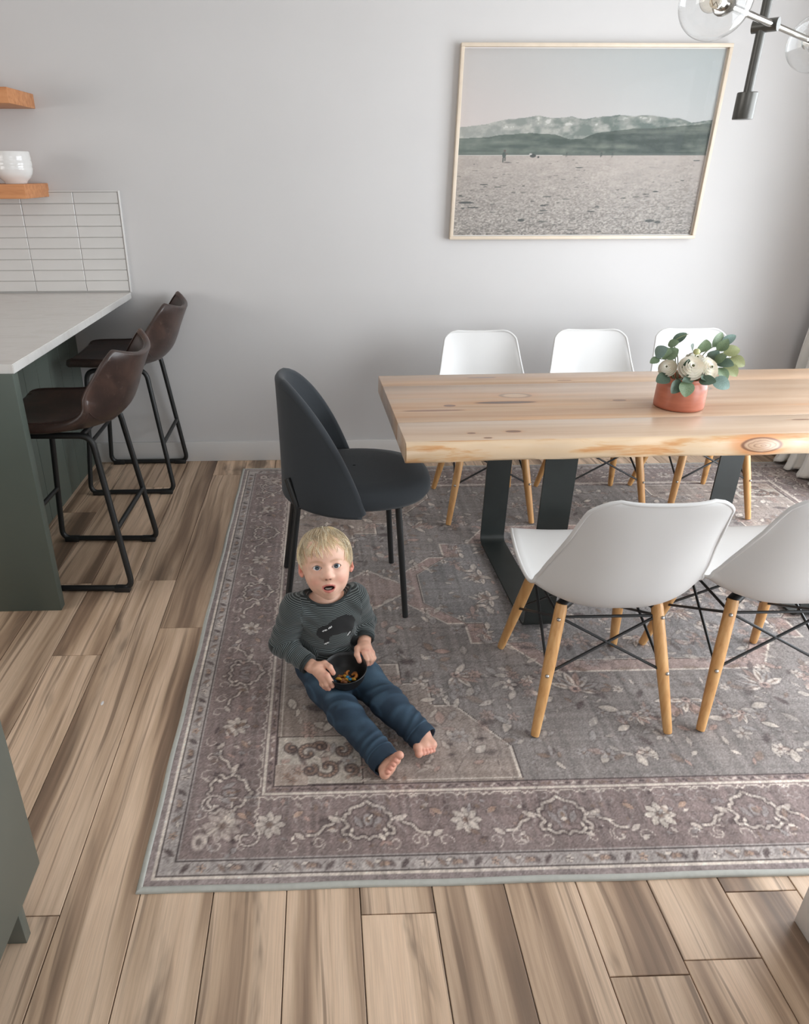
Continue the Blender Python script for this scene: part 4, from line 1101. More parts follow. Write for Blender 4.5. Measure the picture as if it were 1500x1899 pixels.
for b_, d, l, mi, sh in LV:
    d = Vector(d).normalized(); l *= 1.12
    up = Vector((-_f.x * .0, -.75, .66)); z = (up - d * up.dot(d)).normalized()
    z = (z + Vector((random.uniform(-.3, .3), random.uniform(-.3, .3), random.uniform(-.2, .2)))); z = (z - d * z.dot(d)).normalized()
    x = d.cross(z)
    o = bpy.data.objects.new('leaf', meshes[mi][sh]); COL.objects.link(o); o.parent = plant
    o.matrix_local = Matrix(((x.x * l, d.x * l, z.x * l, b_[0]), (x.y * l, d.y * l, z.y * l, b_[1]), (x.z * l, d.z * l, z.z * l, b_[2]), (0, 0, 0, 1)))
for tip in ((-.10, -.01, .165), (-.115, -.01, .175), (-.075, 0, .21), (.045, .01, .18), (.10, .01, .19), (.115, 0, .18), (.135, -.01, .165), (.085, .02, .195), (-.05, .02, .205), (.055, -.075, .110), (-.05, -.075, .110)):
    b_ = Vector((tip[0] * .25, tip[1] * .3, .08)); mid = (b_ + Vector(tip)) / 2 + Vector((0, 0, .03 if tip[2] > .12 else .035))
    MB().tube([Vector(q) for q in crom([b_, mid, tip], 8)], .0017, 6).build('stem', m_stem, plant)
MB().tube([Vector(q) for q in crom([(-.05, 0, .12), (-.06, .01, .19), (-.045, .01, .225), (-.01, .01, .24)], 10)], [.0018] * 8 + [.0014, .001], 6).build('stem', m_stem, plant)
t = NT('cream_petal'); v = t.coord()
m_pet = t.fin(t.ramp(t.noise(v, 30, 3), [(.3, rgb(232, 224, 208)), (.7, rgb(242, 238, 228))]), .6, Subsurface_Weight=.1)
m_core = simple('flower_heart', rgb(72, 74, 40), .8, var=.2, nscale=200)
def ranunculus(c, ax, r, seed):
    rng = random.Random(seed); ax = Vector(ax).normalized(); a = Vector((0, 0, 1)) if abs(ax.z) < .8 else Vector((1, 0, 0)); u = ax.cross(a).normalized(); w = ax.cross(u)
    mb = MB()
    for ring in range(6):
        rr = r * (1 - ring * .155); n = 7 if ring < 3 else 5; lean = .95 - ring * .13
        for k in range(n):
            a0 = 2 * PI * k / n + ring * .7 + rng.uniform(-.1, .1); P = []
            for i in range(5):
                t_ = i / 4; row = []
                for j in range(5):
                    s_ = -1 + 2 * j / 4; aa = a0 + s_ * (.62 if ring < 3 else .75) * math.sin(PI * (.25 + .75 * t_) * .78)
                    rad = rr * (.25 + .75 * math.sin(t_ * PI / 2 * 1.08)); h = r * (-.35 + .16 * ring) + rr * .55 * t_ ** 1.6 * (1.25 - lean * .6) + rng.uniform(-.0004, .0004) - .04 * r * s_ * s_
                    row.append(Vector(c) + u * math.cos(aa) * rad + w * math.sin(aa) * rad + ax * h)
                P.append(row)
            mb.grid(P)
    o = mb.build('flower', m_pet, plant, ang=None)
    MB().sphere(Vector(c) + ax * r * .40, r * .12, 12, 8).build('flower_heart', m_core, o)
    b_ = Vector((c[0] * .4, c[1] * .5, .075)); MB().tube([b_, (b_ + Vector(c)) / 2 + Vector((0, 0, .005)), Vector(c) - ax * r * .3], .002, 6).build('flower_stem', m_stem, o)
ranunculus((-.022, -.074, .150), (-.15, -.78, .62), .042, 1)
ranunculus((.038, -.066, .146), (.22, -.82, .53), .038, 2)
ranunculus((.012, -.028, .164), (0, -.5, .85), .034, 3)
ranunculus((-.082, -.040, .142), (-.6, -.6, .5), .030, 4)
bud = MB().sphere((-.004, -.052, .197), .011, 12, 8, (1, 1, .9)).build('flower_bud', leaf_mat('bud_green', rgb(150, 156, 104), rgb(188, 186, 140)), plant)
MB().tube([(.0, -.03, .1), (.002, -.035, .15), (-.004, -.052, .193)], .0016, 6).build('bud_stem', m_stem, bud)
# a stray crumb on the planks
MB().sphere((-.680, 1.697, .002), .0045, 8, 6, (1, 2.2, .5)).build('paper_scrap', m_white)
tag(bpy.data.objects['paper_scrap'], 'tiny white scrap lying on the plank floor', 'scrap')
# ------------------------------------------------------------------ seated toddler (implicit surfaces meshed on a grid)
class Vox:
    def __init__(s, lo, hi, h):
        s.lo = np.array(lo, np.float32); s.h = h
        s.ax = [np.arange(lo[i], hi[i] + h, h, dtype=np.float32) for i in range(3)]
        s.F = np.full([len(a) for a in s.ax], .03, np.float32)
    def sub(s, lo, hi):
        sl = []
        for i in range(3):
            a, b = np.searchsorted(s.ax[i], (lo[i], hi[i])); sl.append(slice(max(a - 1, 0), min(b + 1, len(s.ax[i]))))
        g = np.meshgrid(*[s.ax[i][sl[i]] for i in range(3)], indexing='ij', sparse=True)
        return tuple(sl), g
    def op(s, fn, lo, hi, k=.0, mode='u'):
        sl, g = s.sub(lo, hi); A = s.F[sl]
        if A.size == 0: return
        d = fn(*g)
        if mode == 's': d = -d
        sg = 1.0 if mode == 'u' else -1.0
        a, b = A * sg, d * sg
        if k > 0:
            q = np.maximum(k - np.abs(a - b), 0) / k; r = np.minimum(a, b) - q * q * k * .25
        else: r = np.minimum(a, b)
        s.F[sl] = r * sg
    def ell(s, c, r, k=.0, mode='u', B=None):
        c = np.array(c, np.float32); r = np.array(r, np.float32); m = float(r.max()) + .035
        B = np.eye(3, dtype=np.float32) if B is None else np.array(B, np.float32)      # rows: local axes
        def fn(x, y, z):
            x, y, z = x - c[0], y - c[1], z - c[2]
            p = [(B[i, 0] * x + B[i, 1] * y + B[i, 2] * z) for i in range(3)]
            k0 = np.sqrt(sum((p[i] / r[i]) ** 2 for i in range(3))) + 1e-9; k1 = np.sqrt(sum((p[i] / r[i] ** 2) ** 2 for i in range(3))) + 1e-9
            return (k0 * (k0 - 1) / k1).astype(np.float32)
        s.op(fn, c - m, c + m, k, mode); return s
    def cap(s, a, b, ra, rb=None, k=.0, mode='u'):
        a = np.array(a, np.float32); b = np.array(b, np.float32); rb = ra if rb is None else rb
        m = max(ra, rb) + .035; ba = b - a; q = float(ba @ ba) + 1e-12
        def fn(x, y, z):
            x, y, z = x - a[0], y - a[1], z - a[2]
            t = np.clip((x * ba[0] + y * ba[1] + z * ba[2]) / q, 0, 1)
            return (np.sqrt((x - t * ba[0]) ** 2 + (y - t * ba[1]) ** 2 + (z - t * ba[2]) ** 2) - (ra + (rb - ra) * t)).astype(np.float32)
        s.op(fn, np.minimum(a, b) - m, np.maximum(a, b) + m, k, mode); return s
    def chain(s, pts, rr, k=.004, kk=None):
        for i in range(len(pts) - 1): s.cap(pts[i], pts[i + 1], rr[i], rr[i + 1], k if i == 0 or kk is None else kk)
        return s
    def mesh(s):
        F = s.F; S = F < 0; nx, ny, nz = F.shape
        cnt = np.zeros((nx - 1, ny - 1, nz - 1), np.int8)
        for dx in (0, 1):
            for dy in (0, 1):
                for dz in (0, 1): cnt += S[dx:nx - 1 + dx, dy:ny - 1 + dy, dz:nz - 1 + dz]
        act = (cnt > 0) & (cnt < 8); idx = np.argwhere(act)
        vid = np.full(act.shape, -1, np.int32); vid[act] = np.arange(len(idx))
        acc = np.zeros((len(idx), 3), np.float32); n = np.zeros(len(idx), np.float32)
        cor = [(a, b, c) for a in (0, 1) for b in (0, 1) for c in (0, 1)]
        val = {c: F[idx[:, 0] + c[0], idx[:, 1] + c[1], idx[:, 2] + c[2]] for c in cor}
        for c in cor:
            for ax in range(3):
                if c[ax] == 0:
                    d = list(c); d[ax] = 1; d = tuple(d); va, vb = val[c], val[d]; m = (va < 0) != (vb < 0)
                    t = np.where(m, va / np.where(m, va - vb, 1), 0); p = np.zeros((len(idx), 3), np.float32) + np.array(c, np.float32); p[:, ax] += t
                    acc[m] += p[m]; n[m] += 1
        V = (idx + acc / n[:, None]) * s.h + s.lo
        Q = []
        for ax in range(3):
            o1, o2 = (ax + 1) % 3, (ax + 2) % 3
            sa = [slice(None)] * 3; sb = [slice(None)] * 3; sa[ax] = slice(0, -1); sb[ax] = slice(1, None)
            a, b = S[tuple(sa)], S[tuple(sb)]; e = np.argwhere(a != b)
            ok = (e[:, o1] > 0) & (e[:, o2] > 0) & (e[:, o1] < F.shape[o1] - 1) & (e[:, o2] < F.shape[o2] - 1); e = e[ok]
            ins = a[e[:, 0], e[:, 1], e[:, 2]]
            def cell(d1, d2):
                q = e.copy(); q[:, o1] -= d1; q[:, o2] -= d2; return vid[q[:, 0], q[:, 1], q[:, 2]]
            quad = np.stack([cell(1, 1), cell(0, 1), cell(0, 0), cell(1, 0)], -1)
            quad[~ins] = quad[~ins][:, ::-1]; Q.append(quad)
        Q = np.concatenate(Q); Q = Q[(Q >= 0).all(1)]
        return V, Q
def unit(v): v = np.array(v, float); return v / np.linalg.norm(v)
def relax(V, Q, it=2, lam=.5):
    n = len(V)
    for _ in range(it):
        acc = np.zeros_like(V); cnt = np.zeros(n)
        for a, b in ((0, 1), (1, 2), (2, 3), (3, 0)):
            for p, q in ((a, b), (b, a)):
                np.add.at(acc, Q[:, p], V[Q[:, q]]); np.add.at(cnt, Q[:, p], 1)
        V = V * (1 - lam) + lam * acc / np.maximum(cnt, 1)[:, None]
    return V
def ss(x, a, b):
    t = np.clip((x - a) / (b - a), 0, 1); return t * t * (3 - 2 * t)
def n3(P, f, seed=0):
    """cheap smooth pseudo-noise from summed sines, about -1..1"""
    r = np.random.default_rng(seed); o = 0
    for k in range(5):
        d = r.normal(size=3); d /= np.linalg.norm(d); o = o + np.sin((P @ d) * f * (1 + .35 * k) + r.uniform(0, 6))
    return o / 3.0

person = thing('person', 'toddler in striped sweater and blue jeans sitting on the rug with a bowl', 'person', (.012, 1.79, .0135))
PL_ = np.array((.012, 1.79, .01))
SKIN = np.array((218, 176, 154.)); 
# ---- head, in its own frame: x to the viewer's right, y up, z out of the face
HC = np.array((.006, 1.752, .438))
_fz = unit((.035, -.930, .365)); _ux = unit(np.cross((0, 0, 1), _fz)); _uy = np.cross(_fz, _ux)
if _ux[0] < 0: _ux = -_ux
_uy = np.cross(_fz, _ux); _a = R(4.5)
HX = _ux * math.cos(_a) + _uy * math.sin(_a) * 1.0; HY = np.cross(_fz, HX); HB_ = np.stack([HX, HY, _fz])        # rows
def h2w(P): return HC + P @ HB_
def head_field():
    v = Vox((-.092, -.150, -.108), (.092, .112, .112), .00125)
    v.ell((0, .026, -.014), (.0705, .0745, .086), .0)
    v.ell((0, -.014, .016), (.0555, .064, .0600), .035)
    for sx in (-1, 1):
        v.ell((sx * .0280, -.028, .041), (.0245, .0245, .0265), .03)      # cheeks
        v.ell((sx * .022, -.052, .024), (.0165, .020, .025), .03)         # jaw
    v.ell((0, -.0765, .0450), (.0160, .0145, .0165), .022)               # chin
    v.ell((0, .042, .036), (.050, .040, .044), .03)                      # forehead
    # sockets
    for sx in (-1, 1): v.ell((sx * .0265, .0065, .0885), (.0165, .0105, .0135), .014, 's')
    # nose
    v.cap((0, .006, .0700), (0, -.0165, .0825), .0060, .0080, .016)
    v.ell((0, -.0195, .0850), (.0098, .0082, .0085), .009)
    for sx in (-1, 1): v.ell((sx * .0102, -.0218, .0785), (.0066, .0056, .0068), .007)
    for sx in (-1, 1): v.ell((sx * .0052, -.0275, .0845), (.0028, .0024, .0048), .002, 's')
    # muzzle and lips
    v.ell((0, -.0535, .0640), (.0215, .0180, .0150), .016)
    up = [(-.0200, -.0490, .0650), (-.0110, -.0450, .0745), (-.0035, -.0432, .0778), (0, -.0438, .0780), (.0035, -.0432, .0778), (.0110, -.0450, .0745), (.0200, -.0490, .0650)]
    lo = [(-.0180, -.0510, .0650), (-.0110, -.0600, .0715), (0, -.0632, .0745), (.0110, -.0600, .0715), (.0180, -.0510, .0650)]
    v.chain(up, [.0014, .0021, .0023, .0022, .0023, .0021, .0014], .004)
    v.chain(lo, [.0016, .0032, .0038, .0032, .0016], .004)
    v.ell((0, -.0528, .0780), (.0155, .0066, .0190), .0015, 's')
    v.ell((0, -.0570, .0630), (.0110, .0028, .0045), .0)                 # lower teeth
    # eyes: lids over the ball, almond opening, ball
    for sx in (-1, 1):
        c = np.array((sx * .0268, .0052, .0625))
        v.ell(c, (.0168, .0146, .0146), .006)
        def almond(x, y, z, c=c, sx=sx):
            u = (x - c[0]) / .0134; vv = y - c[1] - .0009 * u * sx
            a = np.where(vv > 0, np.abs(vv) / .0078, np.abs(vv) / .0066) + u * u - 1
            return np.maximum(np.maximum(a * .0055, c[2] + .004 - z), -(c[2] + .03 - z)).astype(np.float32)
        v.op(almond, c - .03, c + .03, .0012, 's')
        v.ell(c + np.array((0, 0, .0004)), (.0128, .0128, .0128), .0)
    # ears
    for sx in (-1, 1):
        B = np.array([unit((1, 0, -.55 * sx)), (0, 1, 0), unit((.55 * sx, 0, 1))])
        v.ell((sx * .0735, -.004, -.012), (.0060, .0205, .0135), .006, 'u', B)
        v.ell((sx * .0785, .000, -.006), (.0042, .0125, .0075), .003, 's', B)
        v.ell((sx * .0705, -.022, -.006), (.0055, .0075, .0070), .006)
    # neck
    v.cap((0, -.050, -.018), (0, -.122, -.068), .035, .034, .03)
    return v
def head_mesh():
    v = head_field(); P, Q = v.mesh(); P = P.astype(np.float64)
    x, y, z = P.T
    C = np.tile(SKIN, (len(P), 1))
    def bl(m, col):
        C[:] = C * (1 - m[:, None]) + np.array(col, float) * m[:, None]
    front = ss(z, .02, .05)
    for sx in (-1, 1):
        bl(.40 * np.exp(-(((x - sx * .036) / .017) ** 2 + ((y + .034) / .015) ** 2)) * front, (214, 138, 122))
        bl(.55 * ss(np.abs(x), .066, .074), (214, 140, 124))
        bl(.25 * np.exp(-(((x - sx * .026) / .014) ** 2 + ((y + .008) / .005) ** 2)) * front, (196, 140, 130))
        yb = .0205 + .004 * (1 - ((x - sx * .028) / .018) ** 2)
        bl(.50 * np.exp(-((y - yb) / .0026) ** 2) * (np.abs(x - sx * .028) < .018) * front, (186, 146, 116))
    bl(.28 * np.exp(-((x / .011) ** 2 + ((y + .0205) / .008) ** 2)) * ss(z, .076, .086), (216, 142, 126))
    for sx in (-1, 1): bl(np.exp(-(((x - sx * .0052) / .0030) ** 2 + ((y + .0268) / .0024) ** 2)) * ss(z, .075, .079) * .9, (92, 46, 42))
    # lips
    yu = np.interp(np.abs(x), [0, .0035, .011, .0200], [-.0438, -.0432, -.0450, -.0490]); yl = np.interp(np.abs(x), [0, .011, .018], [-.0632, -.0600, -.0510])
    inm = (np.abs(x) < .0200) & (z > .058)
    lip = inm * (1 - ss(y, yu + .0012, yu + .0030)) * (1 - ss(np.abs(x), .0172, .0200)) * ss(y, yl - .0048, yl - .0026)
    bl(lip * .75, (186, 98, 92))
    cav = (np.abs(x) < .0170) & (((x / .0155) ** 2 + ((y + .0528) / .0066) ** 2) < 1.02) & (z < .0748) & (z > .05)
    bl(cav * 1.0, (66, 24, 24))
    th = cav & (((x / .0116) ** 2 + ((y + .0570) / .0034) ** 2 + ((z - .0630) / .0054) ** 2) < 1.15) & (z > .0610)
    bl(th * 1.0, (222, 212, 202))
    # eyes
    eye = np.zeros(len(P))
    for sx in (-1, 1):
        c = np.array((sx * .0268, .0052, .0629)); d = np.linalg.norm(P - c, axis=1); m = (np.abs(d - .0128) < .00042) & (z > c[2] + .003)
        bl(m * 1.0, (226, 224, 224)); eye = np.maximum(eye, m)
        q = np.hypot(x - c[0] - .0004 , y - c[1] - .0016)
        bl(m * (1 - ss(q, .0064, .0072)), (44, 50, 56)); bl(m * (1 - ss(q, .0050, .0062)) * .75, (88, 102, 112)); bl(m * (1 - ss(q, .0027, .0034)), (12, 12, 14))
        u = (x - c[0]) / .0134
        lash = np.exp(-((y - c[1] - .0078 * (1 - u * u) - .0008) / .0011) ** 2) * (np.abs(u) < 1.08) * (z > .06) * (1 - m)
        bl(lash * .45, (128, 90, 76))
        lash = np.exp(-((y - c[1] + .0066 * (1 - u * u) + .0008) / .0009) ** 2) * (np.abs(u) < 1.0) * (z > .06) * (1 - m)
        bl(lash * .40, (168, 116, 104))
    C *= (1 + .02 * n3(P, 220, 3))[:, None]
    return h2w(P), Q, C, eye
# ---- hands and feet in world space
def hand_mesh(wrist, fore, palm, knuck, fingers, thumb, seed):
    allp = np.array([wrist, *palm, *[p for f_, _ in fingers for p in f_], *thumb[0]]); lo, hi = allp.min(0) - .03, allp.max(0) + .03
    v = Vox(lo, hi, .00135)
    v.cap(fore, wrist, .0205, .0175, .0)
    v.cap(wrist, palm[0], .0170, .0160, .012)
    for a in knuck: v.cap(palm[0], a, .0150, .0088, .010)
    for f_, r in fingers: v.chain(f_, r, .0035, .0025)
    v.chain(thumb[0], thumb[1], .006, .003)
    P, Q = v.mesh(); P = P.astype(float); C = np.tile(SKIN * (.965, .93, .915), (len(P), 1))
    tips = [f_[-1] for f_, _ in fingers] + [thumb[0][-1]]
    for t_ in tips:
        m = np.exp(-(np.linalg.norm(P - np.array(t_), axis=1) / .010) ** 2) * .40; C = C * (1 - m[:, None]) + np.array((216, 138, 122)) * m[:, None]
    for k in knuck:
        m = np.exp(-(np.linalg.norm(P - np.array(k) - np.array((0, -.003, .008)), axis=1) / .007) ** 2) * .35; C = C * (1 - m[:, None]) + np.array((208, 138, 122)) * m[:, None]
    C *= (1 + .025 * n3(P, 260, seed))[:, None]
    return P, Q, C
def foot_mesh(ank, heel, ball, toes, rad, seed):
    allp = np.array([ank, heel, *ball, *[t_[-1] for t_ in toes]]); v = Vox(allp.min(0) - .035, allp.max(0) + .03, .0015)
    v.cap(np.array(ank) + (np.array(ank) - np.array(ball).mean(0)) * .3, ank, .023, .023)
    v.ell(heel, (.021, .021, .020), .012)
    for b in ball: v.cap(ank, b, .0200, .0115, .012); v.cap(heel, b, .0150, .0110, .012)
    for t_, r in zip(toes, rad): v.chain(t_, [r * .92, r * .95, r], .0030, .002)
    P, Q = v.mesh(); P = P.astype(float); C = np.tile(SKIN * (.985, .93, .915), (len(P), 1))
    for t_ in toes:
        m = np.exp(-(np.linalg.norm(P - np.array(t_[-1]), axis=1) / .010) ** 2) * .45; C = C * (1 - m[:, None]) + np.array((216, 132, 116)) * m[:, None]
    C *= (1 + .025 * n3(P, 240, seed))[:, None]
    return P, Q, C
def A3(*p): return np.array(p, float)
parts = []
hp, hq, hc, he = head_mesh(); parts.append((hp, hq, hc, he))
# child's right hand (viewer's left) on the bowl's near-left rim
parts.append((*hand_mesh(A3(-.0385, 1.640, .166), A3(-.062, 1.662, .168), [A3(-.020, 1.622, .168)],
    [A3(.0045, 1.594, .169), A3(-.0035, 1.595, .159), A3(-.0085, 1.601, .150), A3(-.0115, 1.610, .143)],
    [([A3(.0045, 1.594, .169), A3(.0145, 1.5830, .157), A3(.0195, 1.5835, .140)], [.0086, .0080, .0068]),
     ([A3(-.0035, 1.595, .159), A3(.0030, 1.5845, .146), A3(.0095, 1.5870, .128)], [.0086, .0080, .0068]),
     ([A3(-.0085, 1.601, .150), A3(-.0050, 1.5935, .137), A3(.0030, 1.5960, .121)], [.0084, .0077, .0066]),
     ([A3(-.0115, 1.610, .143), A3(-.0105, 1.6040, .131), A3(-.0040, 1.6050, .118)], [.0078, .0070, .0060])],
    ([A3(-.020, 1.634, .172), A3(-.0015, 1.632, .181), A3(.0130, 1.6160, .181), A3(.0225, 1.6010, .172)], [.0120, .0098, .0084, .0072]), 5), None))
# child's left hand on the far-right rim
parts.append((*hand_mesh(A3(.1165, 1.716, .188), A3(.122, 1.742, .200), [A3(.1185, 1.698, .184)],
    [A3(.1150, 1.675, .186), A3(.1250, 1.677, .184), A3(.1335, 1.683, .178), A3(.1390, 1.691, .171)],
    [([A3(.1150, 1.675, .186), A3(.1215, 1.6600, .172), A3(.1235, 1.6640, .152)], [.0086, .0080, .0068]),
     ([A3(.1250, 1.677, .184), A3(.1330, 1.6640, .169), A3(.1310, 1.6690, .149)], [.0086, .0080, .0068]),
     ([A3(.1335, 1.683, .178), A3(.1410, 1.6730, .163), A3(.1370, 1.6780, .146)], [.0082, .0076, .0065]),
     ([A3(.1390, 1.691, .171), A3(.1450, 1.6840, .158), A3(.1400, 1.6870, .145)], [.0076, .0068, .0060])],
    ([A3(.1080, 1.704, .188), A3(.0965, 1.692, .187), A3(.0935, 1.6700, .182), A3(.1005, 1.6550, .170)], [.0120, .0098, .0084, .0072]), 6), None))
# feet: viewer's left with toes up, viewer's right stretched forward
def toe_row(a, b, root_a, root_b, lens, n=5):
    out = []
    for k in range(n):
        t_ = [0, .30, .52, .74, .95][k]; tip = a + (b - a) * t_; rt = root_a + (root_b - root_a) * t_
        tip = rt + (tip - rt) * lens[k]; mid = (rt + tip) / 2 + unit(np.cross(b - a, tip - rt)) * .0015
        out.append([rt, mid, tip])
    return out
la, lb = A3(.1890, 1.3590, .0960), A3(.1570, 1.3300, .0660); lra, lrb = A3(.1800, 1.3700, .0760), A3(.1500, 1.3420, .0500)
parts.append((*foot_mesh(A3(.152, 1.398, .048), A3(.157, 1.384, .026), [lra - A3(0, 0, .006), lra * .5 + lrb * .5 - A3(0, 0, .006), lrb], toe_row(la, lb, lra, lrb, [1.0, .98, .94, .90, .84]), [.0110, .0078, .0074, .0070, .0066], 7), None))
ra, rb_ = A3(.2490, 1.4180, .0400), A3(.2940, 1.4330, .0330); rra, rrb = A3(.2500, 1.4400, .0440), A3(.2900, 1.4540, .0370)
parts.append((*foot_mesh(A3(.264, 1.486, .045), A3(.266, 1.492, .030), [rra - A3(0, 0, .004), (rra + rrb) / 2, rrb], toe_row(ra, rb_, rra, rrb, [1.0, .98, .95, .90, .82]), [.0108, .0078, .0074, .0070, .0066], 8), None))
# trunk and limbs under the clothes
v = Vox((-.19, 1.34, .005), (.33, 1.92, .40), .006)
SHL, SHR, ELL, ELR = A3(-.088, 1.727, .312), A3(.090, 1.768, .314), A3(-.128, 1.715, .192), A3(.120, 1.786, .214)
v.ell((.012, 1.785, .10), (.085, .07, .06)); v.ell((.010, 1.765, .20), (.078, .062, .10), .03); v.ell((.006, 1.755, .285), (.075, .052, .055), .03); v.cap(SHL, SHR, .030, .030, .02)
v.cap((.006, 1.752, .30), (.006, 1.752, .36), .034, .034, .02)
v.chain([SHL, ELL, A3(-.045, 1.645, .168)], [.030, .025, .018], .02); v.chain([SHR, ELR, A3(.118, 1.722, .192)], [.030, .025, .018], .02)
LH, LK, LA = A3(-.030, 1.740, .078), A3(.055, 1.545, .070), A3(.149, 1.402, .046); RH, RK, RA = A3(.072, 1.760, .078), A3(.180, 1.578, .078), A3(.262, 1.484, .044)
v.chain([LH, LK, LA], [.045, .034, .022], .02); v.chain([RH, RK, RA], [.045, .034, .022], .02)
tp, tq = v.mesh(); parts.append((tp.astype(float), tq, np.tile(SKIN, (len(tp), 1)), None))
BV, BF, BC, BE, off = [], [], [], [], 0
for p, q, c, e in parts:
    BV.append(p); BF.append(q + off); BC.append(c); BE.append(np.zeros(len(p)) if e is None else e); off += len(p)
BV, BF, BC, BE = np.concatenate(BV), np.concatenate(BF), np.concatenate(BC), np.concatenate(BE)
me = fast_mesh('body', BV - PL_, BF, npl(np.clip(BC, 0, 255)))
a = me.attributes.new('wet', 'FLOAT', 'POINT'); a.data.foreach_set('value', BE.astype(np.float32))
t = NT('toddler_skin'); v_ = t.coord()
t.bump(t.noise(v_, 900, 2), .04, .0004)
m_skin = t.fin(t.attr('col').outputs['Color'], t.ma('SUBTRACT', .52, t.ma('MULTIPLY', t.attr('wet').outputs['Fac'], .44)), Subsurface_Weight=.12, Subsurface_Radius=(.012, .005, .003), Subsurface_Scale=.35)
link('body', me, m_skin, person, True, ang=None)

# ---- sweater
BWC = A3(.060, 1.634, .113)       # foot of the bowl in the lap
def along(P, pts, free=False):
    """(distance, arclength) to a polyline"""
    best = np.full(len(P), 9.0); arc = np.zeros(len(P)); acc = 0
    for a, b in zip(pts[:-1], pts[1:]):
        ba = b - a; L = np.linalg.norm(ba); tr_ = ((P - a) @ ba) / (L * L); t_ = np.clip(tr_, 0, 1); d = np.linalg.norm(P - a - t_[:, None] * ba, axis=1)
        if free and acc == 0: t_ = np.minimum(tr_, 1)
        m = d < best; best[m] = d[m]; arc[m] = acc + t_[m] * L; acc += L
    return best, arc
RT, FT = unit((.97, .24, 0)), unit((.24, -.97, 0)); TB = np.stack([RT, FT, (0, 0, 1)])
WL, WR = A3(-.0465, 1.6465, .167), A3(.1180, 1.728, .193)
def sweater():
    v = Vox((-.20, 1.60, .06), (.21, 1.90, .40), .0026)
    v.ell((.014, 1.786, .135), (.110, .080, .072), .0, 'u', TB); v.ell((.012, 1.766, .205), (.096, .076, .10), .05, 'u', TB); v.ell((.006, 1.757, .275), (.094, .068, .075), .04, 'u', TB)
    v.cap(SHL + A3(.012, 0, 0), SHR - A3(.012, 0, 0), .040, .040, .03)
    v.chain([SHL, ELL, WL], [.041, .036, .0265], .022, .012); v.chain([SHR, ELR, WR], [.041, .036, .0265], .022, .012)
    v.cap(WL + (ELL - WL) * .04, WL + (ELL - WL) * .16, .0285, .0290, .004); v.cap(WR + (ELR - WR) * .04, WR + (ELR - WR) * .30, .0280, .0290, .004)
    # neck opening and sleeve mouths
    v.ell(A3(.006, 1.738, .374), (.068, .062, .050), .004, 's', TB)
    v.cap(A3(.006, 1.752, .30), A3(.006, 1.742, .39), .038, .046, .002, 's')
    for w, e in ((WL, ELL), (WR, ELR)):
        d = unit(w - e)
        v.op(lambda x, y, z, w=w, d=d: np.maximum(-((x - w[0]) * d[0] + (y - w[1]) * d[1] + (z - w[2]) * d[2]), np.sqrt((x - w[0]) ** 2 + (y - w[1]) ** 2 + (z - w[2]) ** 2) - .045).astype(np.float32), w - .05, w + .05, .002, 's')
        v.cap(w - d * .03, w + d * .03, .0215, .0215, .001, 's')
    v.op(lambda x, y, z: (z - .088 + 0 * x + 0 * y).astype(np.float32), (-.2, 1.6, .05), (.21, 1.9, .12), .004, 's')
    v.ell(BWC + A3(0, 0, .060), (.068, .068, .064), .004, 's')
    P, Q = v.mesh(); return relax(P.astype(float), Q, 1), Q
SP, SQ = sweater()
dl, al_ = along(SP, [SHL, ELL, WL], True); dr, ar = along(SP, [SHR, ELR, WR], True)
u_ = (SP - A3(.01, 1.76, .2)) @ RT; f_ = (SP - A3(.01, 1.76, .2)) @ FT; z_ = SP[:, 2]
onL = (dl < .050) & ((u_ < -.088) | (al_ > .10)); onR = (dr < .050) & ((u_ > .088) | (ar > .10))
tor = ~(onL | onR)
# folds
nrm = np.zeros_like(SP); fn_ = np.cross(SP[SQ[:, 2]] - SP[SQ[:, 0]], SP[SQ[:, 3]] - SP[SQ[:, 1]])
for k in range(4): np.add.at(nrm, SQ[:, k], fn_)
nrm /= np.linalg.norm(nrm, axis=1, keepdims=True) + 1e-12
dsp = .0010 * n3(SP, 60, 1)
for on, ar_, el in ((onL, al_, ELL), (onR, ar, ELR)):
    near = np.exp(-(np.linalg.norm(SP - el, axis=1) / .055) ** 2)
    dsp = dsp + on * near * .0030 * np.sin(ar_ * 260 + 2.0 * n3(SP, 35, 2)) + on * .0013 * np.sin(ar_ * 150 + 3 * n3(SP, 30, 4))
dsp = dsp + tor * ss(z_, .24, .13) * .0036 * np.sin(z_ * 190 + u_ * 34 + 1.5 * n3(SP, 24, 6)) * ss(f_, .0, .05)
dsp = dsp + tor * .0022 * np.sin((u_ * .75 + z_ * .9) * 150 + n3(SP, 20, 8)) * np.exp(-(((np.abs(u_) - .075) / .03) ** 2))
SP = SP + nrm * dsp[:, None]
st = np.where(onL, al_ + .0013, np.where(onR, ar + .002, z_ + .010 * np.cos(u_ * 22) + .5 * dsp))
SC = np.tile(np.array((1., 1., 1.)), (len(SP), 1))
stp = st / .0046
